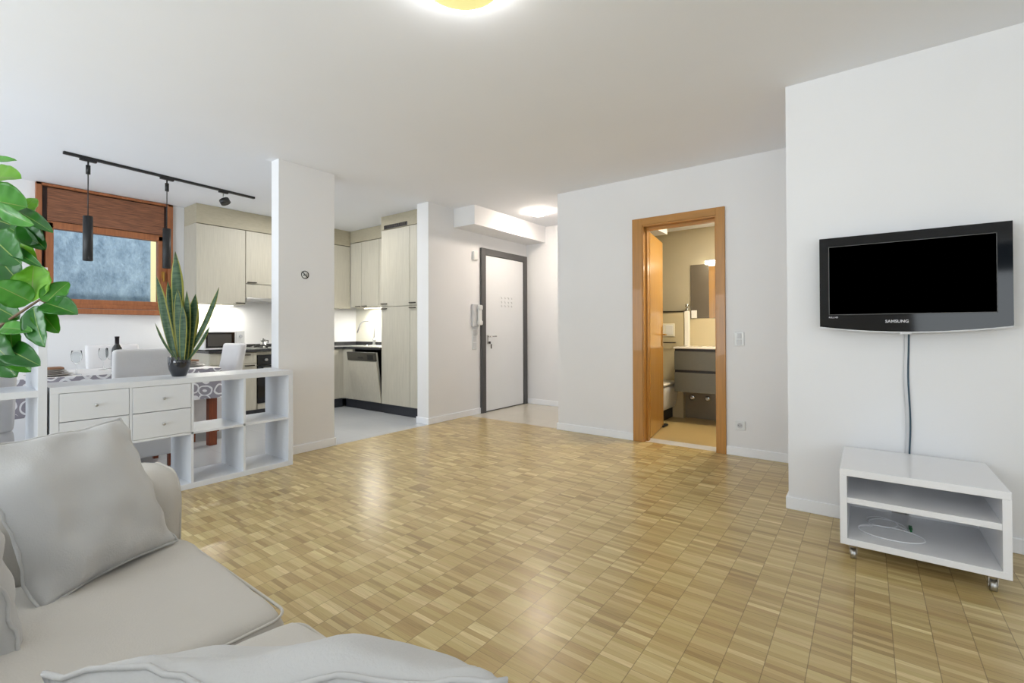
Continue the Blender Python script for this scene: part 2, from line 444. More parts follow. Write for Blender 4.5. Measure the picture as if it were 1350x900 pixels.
struct('trim_bath_splash', MB().box((-1.80, 5.985, 0.87), (-0.62, 6.0, 1.22)), 'btile')
# column
struct('wall_column', MB().box((-4.165, 2.03, 0), (XP, 2.56, ZC)), 'wall')
# soffit above entry door
struct('trim_soffit', MB().box((XP, 4.185, 2.345), (-3.70, 5.73, ZC)), 'wall')
# wall behind the camera with a wide glazed opening, a dining opening added for light, and side wall
struct('wall_back', MB().box((XW-0.3, YB-0.2, 0), (-6.0, YB, ZC)).box((-6.0, YB-0.2, 0), (-4.5, YB, 0.5)).box((-6.0, YB-0.2, 2.2), (-4.5, YB, ZC)).box((-4.5, YB-0.2, 0), (-3.9, YB, ZC)).box((-3.9, YB-0.2, 2.3), (2.4, YB, ZC)).box((2.4, YB-0.2, 0), (XE+0.2, YB, ZC))
       .box((-3.9, YB-0.2, 0), (-3.2, YB, 2.3)).box((-1.0, YB-0.2, 0), (0.55, YB, 2.3)), 'wall')
struct('wall_side', MB().box((XE, YB, 0), (XE+0.2, -1.6, ZC)).box((XE, 0.9, 0), (XE+0.2, 4.4, ZC)).box((XE, -1.6, 2.2), (XE+0.2, 0.9, ZC)).box((XE, -1.6, 0), (XE+0.2, 0.9, 0.4)), 'wall')

def base(name, boxes):
    mb = MB()
    for a, b in boxes: mb.box(a, b, 0.004)
    struct(name, mb, 'base')
bh = 0.075; bt = 0.014
base('baseboard_right', [((-0.387-bt, 3.313-bt, 0), (XE, 3.313, bh)), ((-0.387-bt, 3.313, 0), (-0.387, 4.425, bh))])
base('baseboard_bathroom', [((-2.70-bt, 4.425-bt, 0), (-1.83, 4.425, bh)), ((-0.985, 4.425-bt, 0), (-0.387-bt, 4.425, bh)), ((-2.70-bt, 4.425, 0), (-2.70, 5.73-bt, bh))])
base('baseboard_entry', [((XP-0.20, 3.765-bt, 0), (XP+bt, 3.765, bh)), ((XP, 3.765, 0), (XP+bt, 4.672, bh))])
base('baseboard_hall', [((XP+0.02, 5.73-bt, 0), (-2.70-bt, 5.73, bh))])
base('baseboard_column', [((XP, 2.03, 0), (XP+bt, 2.56, bh)), ((-4.165-bt, 2.56, 0), (XP+bt, 2.56+bt, bh)), ((-4.165-bt, 2.03, 0), (-4.165, 2.56, bh))])

# ------------------------------------------------------------------ window
w = thing('window_1', loc=(XW, 1.455, 1.30)); w['kind'] = 'structure'
part(w, 'casing', MB().box((XW, wy0-0.02, 1.27), (XW+0.045, wy0+0.025, 2.57), 0.004).box((XW, wy1-0.03, 1.27), (XW+0.045, wy1+0.02, 2.57), 0.004)
     .box((XW, wy0-0.02, 2.545), (XW+0.045, wy1+0.02, 2.57), 0.004).box((XW, wy0-0.02, 1.27), (XW+0.06, wy1+0.02, 1.325), 0.006), 'winwood')
part(w, 'shutter_box', MB().box((XW-0.05, wy0+0.065, 2.205), (XW+0.02, wy1-0.06, 2.535), 0.004)
     .box((XW-0.08, wy0+0.02, 2.18), (XW+0.006, wy1-0.02, 2.545), mi=1), ['shutter', 'darkgap'])
part(w, 'sash', MB().box((XW-0.07, wy0+0.055, 1.33), (XW+0.015, wy0+0.115, 2.19), 0.005).box((XW-0.07, wy1-0.115, 1.33), (XW+0.015, wy1-0.03, 2.19), 0.005)
     .box((XW-0.07, wy0+0.055, 2.13), (XW+0.015, wy1-0.03, 2.20), 0.005).box((XW-0.07, wy0+0.055, 1.33), (XW+0.02, wy1-0.03, 1.375), 0.005)
     .box((XW-0.06, wy0+0.055, 1.37), (XW+0.005, wy1-0.03, 1.425), 0.005), 'winwood')
part(w, 'outer_frame', MB().box((XW-0.20, wy0, 1.30), (XW-0.08, wy0+0.06, 2.2)).box((XW-0.20, wy1-0.06, 1.30), (XW-0.08, wy1, 2.2)), 'darkgap')
part(w, 'pane', MB().box((XW-0.035, wy0+0.11, 1.42), (XW-0.028, wy1-0.11, 2.135)), 'clear')
part(w, 'handle', MB().box((XW+0.015, wy1-0.085, 1.70), (XW+0.025, wy1-0.055, 1.78), 0.003).box((XW+0.025, wy1-0.078, 1.66), (XW+0.05, wy1-0.062, 1.76), 0.005), 'brass')
# outdoors beyond the window
mbc = MB().box((-8.4, -2.0, -0.3), (-8.1, 2.25, 4.2))
single('concrete_retaining_wall', mbc, 'concrete', 'grey blue concrete retaining wall seen outside the small window', 'wall')
single('pale_garden_wall', MB().box((-9.2, 2.2, -0.3), (-9.0, 5.0, 5.2)).box((-9.0, 2.2, -0.3), (-8.9, 5.0, 0.4)), 'sunwall', 'sunlit pale yellow wall at right edge of the window view', 'wall')

# ------------------------------------------------------------------ bathroom door
d = thing('door_1', loc=(-1.40, 4.425, 0)); d['kind'] = 'structure'
fr = MB()
ox0, ox1, oz = -1.835, -0.985, 2.167
fr.box((ox0, 4.405, 0), (-1.735, 4.425, oz), 0.003).box((-1.06, 4.405, 0), (ox1, 4.425, oz), 0.003)
fr.box((-1.765, 4.415, 0), (-1.725, 4.575, 2.09), 0.003).box((-1.07, 4.415, 0), (-1.035, 4.575, 2.09), 0.003)
fr.box((-1.725, 4.48, 0), (-1.71, 4.53, 2.075), 0.002)
part(d, 'casing', fr, 'oak')
part(d, 'head_casing', MB().box((-1.735, 4.405, 2.10), (-1.06, 4.425, oz), 0.003).box((-1.765, 4.415, 2.085), (-1.035, 4.575, 2.11), 0.003).box((-1.725, 4.48, 2.06), (-1.07, 4.53, 2.085), 0.002), 'oakx')
lw, lt, lh = 0.69, 0.042, 2.065
th = R(90+9)
hx, hy = -1.722, 4.578
def lf(a, b, c):   # along leaf, across, up
    return (hx+math.cos(th)*a-math.sin(th)*(-b), hy+math.sin(th)*a+math.cos(th)*(-b), c)
mbl = MB(); mbl.box((0, 0, 0.008), (lw, lt, lh), 0.004)
for v in mbl.bm.verts: v.co = Vector(lf(v.co.x, -v.co.y, v.co.z))
dl = part(d, 'leaf', mbl, 'doorleaf')
mbh = MB().box((lw-0.085, 0.0, 0.90), (lw-0.045, 0.008, 1.12), 0.003).cyl((lw-0.065, 0, 1.03), (lw-0.065, 0.05, 1.03), 0.009).cyl((lw-0.065, 0.045, 1.03), (lw-0.18, 0.045, 1.03), 0.008)
for v in mbh.bm.verts: v.co = Vector(lf(v.co.x, v.co.y, v.co.z))
part(d, 'handle', mbh, 'brass', parent=dl)

# ------------------------------------------------------------------ entry door
d2 = thing('door_2', loc=(XP, 5.18, 0)); d2['kind'] = 'structure'
ey0, ey1 = 4.672, 5.70
part(d2, 'casing', MB().box((XP, ey0, 0), (XP+0.035, ey0+0.085, 2.165), 0.003).box((XP, ey1-0.085, 0), (XP+0.035, ey1, 2.165), 0.003).box((XP, ey0+0.085, 2.08), (XP+0.035, ey1-0.085, 2.165), 0.003)
     .box((XP-0.01, ey0+0.07, 0), (XP+0.004, ey1-0.07, 0.012)), 'greyframe')
dl2 = part(d2, 'leaf', MB().box((XP-0.02, ey0+0.088, 0.014), (XP+0.02, ey1-0.088, 2.077), 0.003), 'white')
part(d2, 'lock_plate', MB().box((XP+0.02, ey0+0.115, 0.90), (XP+0.026, ey0+0.15, 1.02), 0.003).cyl((XP+0.026, ey0+0.132, 0.925), (XP+0.036, ey0+0.132, 0.925), 0.012), 'steel', parent=dl2)
part(d2, 'handle', MB().cyl((XP+0.026, ey0+0.132, 1.00), (XP+0.07, ey0+0.132, 1.00), 0.009).cyl((XP+0.066, ey0+0.128, 1.00), (XP+0.066, ey0+0.26, 1.002), 0.008), 'chrome', parent=dl2)
part(d2, 'key', MB().box((XP+0.036, ey0+0.130, 0.905), (XP+0.07, ey0+0.134, 0.935)).box((XP+0.055, ey0+0.150, 0.84), (XP+0.059, ey0+0.172, 0.90), 0.002), 'bronze', parent=dl2)
hk = thing('hook_rack', 'faint white rack of small hooks stuck on entry door', 'hooks', (XP+0.02, 5.22, 1.42))
part(hk, 'backing_sheet', MB().box((XP+0.02, 5.065, 1.40), (XP+0.0215, 5.34, 1.56), 0.0005), 'white')
for r_, z in enumerate((1.53, 1.47, 1.42)):
    for k in range(4):
        y = 5.09+k*0.075
        part(hk, 'hook', MB().tube([(XP+0.024, y, z+0.008), (XP+0.036, y, z+0.002), (XP+0.04, y, z-0.010), (XP+0.034, y, z-0.014)], 0.004, 6), 'plasticgrey')

# intercom
ic = thing('intercom_handset', 'white wall intercom phone left of grey entry door frame', 'intercom', (XP, 4.585, 1.13))
part(ic, 'body', MB().box((XP, 4.50, 1.13), (XP+0.035, 4.62, 1.42), 0.008).box((XP+0.034, 4.515, 1.14), (XP+0.037, 4.545, 1.20), 0.002), 'plasticgrey')
part(ic, 'handset', MB().rbox((XP+0.037, 4.575, 1.17), (XP+0.075, 4.635, 1.40), 0.014, 5).rbox((XP+0.035, 4.57, 1.345), (XP+0.085, 4.64, 1.41), 0.016, 5).rbox((XP+0.035, 4.57, 1.15), (XP+0.085, 4.64, 1.21), 0.016, 5), 'plastic')
cords = [(XP+0.05+0.008*math.cos(t*1.9), 4.60+0.008*math.sin(t*1.9)-0.03*math.sin(t/40*PI), 1.15-0.12*math.sin(t/40*PI)) for t in range(41)]
part(ic, 'cord', MB().tube(cords, 0.003, 5), 'plastic')
sp = thing('wall_switch_panel', 'tall white switch panel below the wall intercom', 'switch', (XP, 4.55, 0.88))
part(sp, 'plate', MB().box((XP, 4.51, 0.84), (XP+0.010, 4.60, 1.10), 0.003), 'sock')
for i in range(3):
    part(sp, 'rocker', MB().box((XP+0.010, 4.522, 0.855+i*0.08), (XP+0.014, 4.588, 0.925+i*0.08), 0.002), 'plasticgrey')
single('door_chime', MB().box((XP-0.003, 4.52, 1.99), (XP+0.035, 4.61, 2.10), 0.006).box((XP+0.034, 4.53, 2.0), (XP+0.037, 4.60, 2.03), 0.002), 'plastic', 'small white chime box above intercom beside entry door', 'door chime')

# no smoking sticker on column
def ring(mb, c, r0, r1, x0, x1, n=40):
    for i in range(n):
        a0, a1 = 2*PI*i/n, 2*PI*(i+1)/n
        P = [(x0, c[0]+r*math.cos(a), c[1]+r*math.sin(a)) for r, a in ((r0, a0), (r1, a0), (r1, a1), (r0, a1))]
        mb.prism(P, (x1-x0, 0, 0))
ns = thing('no_smoking_sign', 'round black and white no smoking sticker on the column', 'sign', (XP, 2.268, 1.555))
part(ns, 'backing', MB().lathe([(0, 0.0), (0.036, 0.0), (0.036, 0.0012), (0, 0.0012)], (XP, 2.268, 1.592), 36, 'X'), 'plastic')
mbr = MB(); ring(mbr, (2.268, 1.592), 0.030, 0.037, XP+0.0012, XP+0.002)
for (y0, z0, y1, z1, ww) in ((-0.022, 0.022, 0.022, -0.022, 0.004), (-0.02, -0.004, 0.012, -0.004, 0.0035), (0.016, -0.004, 0.021, -0.004, 0.0035), (0.019, 0.002, 0.019, 0.010, 0.0012), (0.014, 0.002, 0.013, 0.012, 0.0012)):
    dv = Vector((0, y1-y0, z1-z0)).normalized(); nv = Vector((0, -dv.z, dv.y))*ww
    P = [Vector((XP+0.0013, 2.268+y0, 1.592+z0))+nv, Vector((XP+0.0013, 2.268+y1, 1.592+z1))+nv, Vector((XP+0.0013, 2.268+y1, 1.592+z1))-nv, Vector((XP+0.0013, 2.268+y0, 1.592+z0))-nv]
    mbr.prism(P, (0.0009, 0, 0))
part(ns, 'symbol', mbr, 'blackm')

# switch plate and socket right of bathroom door
sw = thing('light_switch', 'white double light switch right of the wooden doorway', 'switch', (-0.875, 4.425, 0.95))
part(sw, 'plate', MB().box((-0.915, 4.413, 0.945), (-0.838, 4.425, 1.065), 0.004), 'sock')
for i in range(2):
    part(sw, 'rocker', MB().box((-0.895, 4.409, 0.955+i*0.055), (-0.858, 4.414, 1.0+i*0.055), 0.003), 'plasticgrey')
so = thing('power_socket', 'white round hole power socket low on wall right of doorway', 'socket', (-0.875, 4.425, 0.22))
part(so, 'plate', MB().box((-0.915, 4.413, 0.222), (-0.835, 4.425, 0.302), 0.004), 'sock')
part(so, 'socket_face', MB().lathe([(0.0, 0), (0.022, 0), (0.022, -0.003), (0.018, -0.003), (0.018, 0.006), (0, 0.006)], (-0.875, 4.412, 0.262), 24, 'Y'), 'plasticgrey')
part(so, 'contact_holes', MB().cyl((-0.885, 4.4105, 0.262), (-0.885, 4.4095, 0.262), 0.003).cyl((-0.865, 4.4105, 0.262), (-0.865, 4.4095, 0.262), 0.003).cyl((-0.875, 4.4105, 0.258), (-0.875, 4.4095, 0.258), 0.003), 'blackm')

# ------------------------------------------------------------------ kitchen
XF = -5.95      # base fronts of the far run
XU = -6.20      # upper fronts of the far run
YF = 3.91       # base fronts of sink run
YU = 4.20
CT = 0.86
G_U = 'pale wood grain wall cabinets'
def handle(mb, a, b): mb.box(a, b, 0.002)

# far run uppers: thing > body, door > handle
def upper_far(y0, y1, z0, label, hy0, hy1):
    t = thing('wall_cabinet', label, 'cabinet', ((XW+XU)/2, (y0+y1)/2, z0), 0, G_U)
    part(t, 'body', MB().box((XW+0.002, y0, z0), (XU-0.02, y1, 2.345)), 'cab')
    dd = part(t, 'door', MB().box((XU-0.02, y0+0.003, z0+0.002), (XU, y1-0.003, 2.338), 0.002), 'cab')
    part(t, 'handle', MB().box((XU, hy0, z0+0.010), (XU+0.022, hy1, z0+0.022), 0.002), 'bronze', parent=dd)
    return t
upper_far(2.157, 2.70, 1.415, 'tall pale wall cabinet at left end above the microwave', 2.585, 2.69)
upper_far(2.702, 3.30, 1.68, 'short pale wall cabinet above the cooker hood', 2.72, 2.83)
upper_far(3.302, 4.198, 1.415, 'pale corner wall cabinet behind the white column', 3.35, 3.45)
single('cabinet_cornice', MB().box((XW+0.002, 2.157, 2.348), (XU, 4.199, ZC-0.002), 0.001), 'cornice', 'pale wood filler panel along ceiling above left wall cabinets', 'panel')
hd = thing('cooker_hood', 'slim pale extractor hood under short wall cabinet', 'hood', (-6.35, 3.0, 1.45))
part(hd, 'housing', MB().box((XW+0.002, 2.704, 1.50), (XU-0.02, 3.298, 1.678), 0.003), 'plastic')
part(hd, 'visor', MB().box((XW+0.002, 2.704, 1.46), (XU+0.03, 3.298, 1.50), 0.004), 'steel')
part(hd, 'front_panel', MB().box((XU-0.02, 2.706, 1.505), (XU, 3.296, 1.672), 0.002), 'cab')
# far run base cabinets
def base_far(y0, y1, label, drawer=True, hy=None, door=True):
    t = thing('base_cabinet', label, 'cabinet', ((XW+XF)/2, (y0+y1)/2, 0), 0, 'pale wood grain base cabinets')
    part(t, 'body', MB().box((XW+0.002, y0, 0.125), (XF-0.02, y1, CT-0.032)), 'cab')
    part(t, 'plinth', MB().box((XW+0.05, y0, 0), (XF-0.05, y1, 0.125)), 'plinth')
    zt = CT-0.04
    if drawer:
        dr = part(t, 'drawer', MB().box((XF-0.02, y0+0.003, 0.695), (XF, y1-0.003, zt), 0.002), 'cab')
        part(t, 'handle', MB().box((XF, y1-0.19, zt-0.028), (XF+0.022, y1-0.08, zt-0.016), 0.002), 'bronze', parent=dr)
        zt = 0.69
    dd = part(t, 'door', MB().box((XF-0.02, y0+0.003, 0.13), (XF, y1-0.003, zt), 0.002), 'cab')
    if drawer: part(t, 'handle', MB().box((XF, y1-0.14, zt-0.028), (XF+0.022, y1-0.03, zt-0.016), 0.002), 'bronze', parent=dd)
base_far(2.205, 2.724, 'pale base cabinet with drawer under the microwave')
base_far(3.334, 3.93, 'pale base cabinet right of the built in oven', False)
ov = thing('oven', 'built in black glass oven below the gas hob', 'oven', (-6.2, 3.03, 0))
part(ov, 'body', MB().box((XW+0.002, 2.728, 0.125), (XF-0.02, 3.33, CT-0.032)), 'cab')
part(ov, 'plinth', MB().box((XW+0.05, 2.728, 0), (XF-0.05, 3.33, 0.125)), 'plinth')
part(ov, 'door_glass', MB().box((XF-0.02, 2.732, 0.20), (XF+0.006, 3.326, 0.66), 0.003), 'glassblk')
part(ov, 'control_panel', MB().box((XF-0.02, 2.732, 0.665), (XF+0.004, 3.326, 0.79), 0.003), 'glassblk')
part(ov, 'filler_strip', MB().box((XF-0.02, 2.732, 0.13), (XF, 3.326, 0.196), 0.002), 'cab')
part(ov, 'handle', MB().cyl((XF+0.035, 2.79, 0.63), (XF+0.035, 3.27, 0.63), 0.008).cyl((XF, 2.82, 0.63), (XF+0.035, 2.82, 0.63), 0.006).cyl((XF, 3.24, 0.63), (XF+0.035, 3.24, 0.63), 0.006), 'steel')
for k in range(4):
    part(ov, 'knob', MB().cyl((XF, 2.83+k*0.13, 0.73), (XF+0.028, 2.83+k*0.13, 0.73), 0.016), 'steel')
# worktop in an L, one thing
single('kitchen_worktop', MB().box((XW+0.002, 2.19, CT-0.03), (XF+0.02, 4.548, CT), 0.003).box((XF+0.02, YF-0.02, CT-0.03), (-5.092, 4.548, CT), 0.003)
       .box((XW+0.002, 2.19, CT), (XW+0.015, 4.548, CT+0.05), 0.002).box((XW+0.015, 4.535, CT), (-5.092, 4.548, CT+0.05), 0.002), 'counter', 'dark stone L shaped kitchen worktop with low upstand', 'worktop')
# hob
hb = thing('gas_hob', 'stainless gas hob with black grates on the dark worktop', 'hob', (-6.25, 3.03, CT))
part(hb, 'tray', MB().box((-6.50, 2.74, CT), (-6.02, 3.32, CT+0.010), 0.004), 'steel')
for (bx, by) in ((-6.38, 2.89), (-6.38, 3.17), (-6.14, 2.89), (-6.14, 3.17)):
    bb = part(hb, 'burner', MB().lathe([(0, 0.010), (0.045, 0.010), (0.045, 0.022), (0.03, 0.026), (0.03, 0.034), (0, 0.034)], (bx, by, CT), 20), 'blackm')
    g = MB()
    for a in range(4):
        ca, sa = math.cos(a*PI/2), math.sin(a*PI/2)
        g.tube([(bx+0.02*ca, by+0.02*sa, CT+0.046), (bx+0.10*ca, by+0.10*sa, CT+0.046), (bx+0.105*ca, by+0.105*sa, CT+0.010)], 0.005, 6)
    part(hb, 'grate', g, 'blackm', parent=bb)
for k in range(4):
    part(hb, 'knob', MB().cyl((-6.05, 2.86+k*0.1, CT+0.01), (-6.05, 2.86+k*0.1, CT+0.032), 0.014), 'steel')
# moka pot on hob edge
mk = thing('coffee_pot', 'small steel coffee pot standing on the gas hob', 'coffee pot', (-6.14, 2.89, CT+0.052))
mz = CT+0.052
part(mk, 'body', MB().lathe([(0, 0), (0.036, 0), (0.028, 0.026), (0.027, 0.03), (0.036, 0.055), (0.026, 0.062), (0, 0.065)], (-6.14, 2.89, mz), 8, smooth=False), 'steel')
part(mk, 'lid_knob', MB().lathe([(0, 0.065), (0.007, 0.066), (0.009, 0.074), (0, 0.078)], (-6.14, 2.89, mz), 12), 'blackm')
part(mk, 'handle', MB().tube([(-6.14, 2.918, mz+0.052), (-6.14, 2.95, mz+0.052), (-6.14, 2.95, mz+0.02)], 0.006, 8), 'blackm')
# microwave
mw = thing('microwave_oven', 'white microwave oven with dark window on dark worktop', 'microwave', (-6.22, 2.38, CT))
my0, my1, mx0, mx1, mz0, mz1 = 2.13+0.03, 2.60, -6.42, -5.985, CT+0.012, CT+0.225
part(mw, 'body', MB().box((mx0, my0, mz0), (mx1-0.03, my1, mz1), 0.006), 'plastic')
md = part(mw, 'door', MB().box((mx1-0.03, my0, mz0), (mx1, my1-0.10, mz1), 0.004), 'plastic')
part(mw, 'window', MB().box((mx1-0.002, my0+0.02, mz0+0.02), (mx1+0.002, my1-0.115, mz1-0.015), 0.001), 'glassblk', parent=md)
part(mw, 'inner_screen', MB().box((mx1+0.002, my0+0.04, mz0+0.04), (mx1+0.003, my1-0.15, mz1-0.035)), 'mwwin', parent=md)
part(mw, 'control_panel', MB().box((mx1-0.03, my1-0.098, mz0), (mx1, my1, mz1), 0.004), 'plastic')
for z in (0.15, 0.06):
    part(mw, 'dial', MB().cyl((mx1, my1-0.048, mz0+z), (mx1+0.018, my1-0.048, mz0+z), 0.020, 0.017), 'plasticgrey')
for (x, y) in ((mx0+0.04, my0+0.04), (mx0+0.04, my1-0.04), (mx1-0.06, my0+0.04), (mx1-0.06, my1-0.04)):
    part(mw, 'foot', MB().cyl((x, y, CT), (x, y, mz0), 0.012), 'blackm')

# sink run
t = thing('base_cabinet', 'pale corner base cabinet left of the open dishwasher', 'cabinet', (-5.9, 4.2, 0), 0, 'pale wood grain base cabinets')
part(t, 'body', MB().box((XF-0.018, YF+0.022, 0.125), (-5.72, 4.546, CT-0.032)), 'cab')
part(t, 'plinth', MB().box((XF-0.018, YF+0.06, 0), (-5.72, 4.546, 0.125)), 'plinth')
part(t, 'door', MB().box((XF+0.002, YF, 0.13), (-5.722, YF+0.02, CT-0.04), 0.002), 'cab')
dw = thing('dishwasher', 'built in dishwasher with pale front tilted slightly open', 'dishwasher', (-5.405, 4.2, 0))
part(dw, 'tub', MB().box((-5.715, 4.50, 0.125), (-5.095, 4.546, CT-0.032)).box((-5.715, YF+0.03, 0.125), (-5.695, 4.50, CT-0.032)).box((-5.115, YF+0.03, 0.125), (-5.095, 4.50, CT-0.032)).box((-5.695, YF+0.03, 0.125), (-5.115, 4.50, 0.145)), 'blackm')
part(dw, 'plinth', MB().box((-5.715, YF+0.06, 0), (-5.095, 4.5, 0.125)), 'plinth')
ang = R(8.5)
def tilt(mb):
    for v in mb.bm.verts:
        y = v.co.y-(YF+0.02); z = v.co.z-0.13
        v.co.y = YF+0.02 + y*math.cos(ang) - z*math.sin(ang); v.co.z = 0.13 + y*math.sin(ang) + z*math.cos(ang)
    return mb
df = part(dw, 'door', tilt(MB().box((-5.712, YF, 0.135), (-5.098, YF+0.02, 0.685), 0.002)), 'cab')
part(dw, 'inner_door', tilt(MB().box((-5.70, YF+0.02, 0.15), (-5.11, YF+0.055, 0.80), 0.006)), 'steel', parent=df)
cp = part(dw, 'control_panel', tilt(MB().box((-5.712, YF-0.004, 0.69), (-5.098, YF+0.02, 0.805), 0.004)), 'dwpanel')
part(dw, 'grip', tilt(MB().box((-5.47, YF-0.006, 0.72), (-5.36, YF-0.003, 0.745), 0.001)), 'blackm', parent=cp)
part(dw, 'display', tilt(MB().box((-5.26, YF-0.006, 0.71), (-5.14, YF-0.003, 0.775), 0.001)), 'blackm', parent=cp)
# sink and tap
sk = thing('kitchen_sink', 'bright steel sink set into dark worktop below the tap', 'sink', (-5.62, 4.2, CT))
part(sk, 'basin', MB().box((-6.02, 3.99, CT), (-5.16, 4.44, CT+0.006), 0.003).box((-5.56, 4.04, CT+0.004), (-5.22, 4.38, CT+0.009), 0.003), 'steel')
part(sk, 'strainer', MB().lathe([(0, 0.009), (0.04, 0.009), (0.04, 0.013), (0, 0.016)], (-5.70, 4.12, CT), 20), 'chrome')
tp = thing('kitchen_tap', 'tall curved steel kitchen tap behind the sink', 'tap', (-5.90, 4.40, CT+0.006))
x0, y0, z0 = -5.90, 4.40, CT+0.006
part(tp, 'base', MB().cyl((x0, y0, z0), (x0, y0, z0+0.012), 0.027).cyl((x0, y0, z0), (x0, y0, z0+0.10), 0.019), 'steel')
pts = [(x0, y0, z0+0.08), (x0, y0, z0+0.25)] + [(x0-0.095+0.095*math.cos(a*PI/16), y0-0.10*(1-math.cos(a*PI/16))/2*1.2, z0+0.27+0.095*math.sin(a*PI/16)) for a in range(15)]
lst = Vector(pts[-1]); pts.append(tuple(lst+Vector((-0.045, -0.02, -0.12))))
part(tp, 'spout', MB().tube(pts, 0.010, 10), 'steel')
part(tp, 'lever', MB().cyl((x0+0.015, y0, z0+0.07), (x0+0.07, y0-0.01, z0+0.085), 0.012, 0.006), 'steel')
# uppers on the sink wall
xs = [-6.2, -5.93, -5.52, -5.094]
labs = ['narrow pale wall cabinet in the corner over the sink', 'middle pale wall cabinet over the sink', 'pale wall cabinet over the tap beside tall fridge unit']
for i in range(3):
    a, b = xs[i]+0.001, xs[i+1]-0.001
    t = thing('wall_cabinet', labs[i], 'cabinet', ((a+b)/2, 4.38, 1.43), 0, G_U)
    part(t, 'body', MB().box((a, YU+0.02, 1.43), (b, 4.548, 2.39)), 'cab')
    dd = part(t, 'door', MB().box((a+0.002, YU, 1.432), (b-0.002, YU+0.02, 2.385), 0.002), 'cab')
    hxx = (b-0.13, b-0.02) if i != 1 else (a+0.02, a+0.13)
    part(t, 'handle', MB().box((hxx[0], YU-0.022, 1.434), (hxx[1], YU, 1.446), 0.002), 'bronze', parent=dd)
single('cabinet_cornice', MB().box((XU+0.002, YU, 2.395), (-5.092, 4.548, ZC-0.002), 0.001), 'cornice', 'pale wood filler panel along ceiling above the sink cabinets', 'panel')
# tall fridge unit
def tall(xa, xb, label, hinge):
    t = thing('tall_cabinet', label, 'cabinet', ((xa+xb)/2, 4.2, 0), 0, 'tall pale kitchen units')
    part(t, 'body', MB().box((xa+0.001, YF+0.022, 0.125), (xb-0.001, 4.546, 2.395)), 'cab')
    part(t, 'plinth', MB().box((xa, YF+0.05, 0), (xb, 4.5, 0.125)), 'plinth')
    lo = part(t, 'door', MB().box((xa+0.002, YF, 0.13), (xb-0.002, YF+0.02, 1.39), 0.002), 'cab')
    hi = part(t, 'door', MB().box((xa+0.002, YF, 1.396), (xb-0.002, YF+0.02, 2.39), 0.002), 'cab')
    h0, h1 = hinge
    part(t, 'handle', MB().box((h0, YF-0.022, 1.362), (h1, YF, 1.374), 0.002), 'bronze', parent=lo)
    part(t, 'handle', MB().box((h0, YF-0.022, 1.424), (h1, YF, 1.436), 0.002), 'bronze', parent=hi)
tall(-5.09, -4.535, 'tall wide pale fridge unit with vent grille above', (-5.08, -4.97))
tall(-4.533, -4.395, 'tall narrow pale pull out unit beside the entry wall', (-4.53, -4.42))
tc_ = thing('cabinet_cornice', 'pale ceiling filler above tall fridge unit with black grille', 'panel', (-4.74, 4.2, 2.40))
part(tc_, 'panel', MB().box((-5.09, YF, 2.398), (-4.395, 4.546, ZC-0.002), 0.001), 'cornice')
vg = MB().box((-5.03, YF-0.003, 2.402), (-4.575, YF, 2.452))
part(tc_, 'vent_grille', vg, 'blackm')
vs = MB()
for k in range(12): vs.box((-5.02+k*0.037, YF-0.008, 2.406), (-5.012+k*0.037, YF-0.003, 2.448))
part(tc_, 'grille_slats', vs, 'bronze')
struct('trim_kitchen_filler', MB().box((-4.393, YF+0.03, 0.0), (XP-0.192, 4.548, ZC-0.002)), 'wall')
# LED strips
lg = 'led strips under wall cabinets'
def ledstrip(a, b, lab):
    t = thing('led_strip', lab, 'light', a, 0, lg)
    part(t, 'profile', MB().box(a, b), 'plastic')
    a2 = (a[0]+0.004, a[1]+0.004, a[2]-0.002); b2 = (b[0]-0.004, b[1]-0.004, a[2])
    part(t, 'diffuser', MB().box(a2, b2), 'led')
ledstrip((XW+0.10, 2.20, 1.405), (XW+0.13, 2.66, 1.4155), 'glowing led strip under wall cabinet above the microwave')
ledstrip((-6.12, 4.38, 1.420), (-5.15, 4.41, 1.4305), 'glowing led strip under wall cabinets above the sink')

# ------------------------------------------------------------------ ceiling lamps
cl = thing('ceiling_lamp', 'large round flush ceiling lamp with yellow glass centre', 'lamp', (-1.305, 1.40, ZC))
part(cl, 'ring', MB().lathe([(0.150, -0.002), (0.186, -0.002), (0.200, -0.028), (0.198, -0.060), (0.185, -0.075), (0.178, -0.078), (0.174, -0.070)], (-1.305, 1.40, ZC), 64), 'lampw')
pr = [(0.174, -0.068)]
for k in range(24):
    r_ = 0.174*(1-(k+1)/24); pr.append((r_, -0.070-0.012*(1-(r_/0.174)**2)-(0.0025 if k % 2 else 0)))
part(cl, 'glass_centre', MB().lathe(pr, (-1.305, 1.40, ZC), 64), 'lampy')
hl = thing('hall_ceiling_lamp', 'small round white flush lamp on the hallway ceiling', 'lamp', (-3.29, 4.93, ZC))
part(hl, 'diffuser', MB().lathe([(0, -0.045), (0.08, -0.042), (0.10, -0.03), (0.105, -0.012)], (-3.29, 4.93, ZC), 40), 'bulb')
part(hl, 'rim', MB().lathe([(0.105, -0.012), (0.112, -0.012), (0.112, 0), (0, 0)], (-3.29, 4.93, ZC), 40), 'plastic')

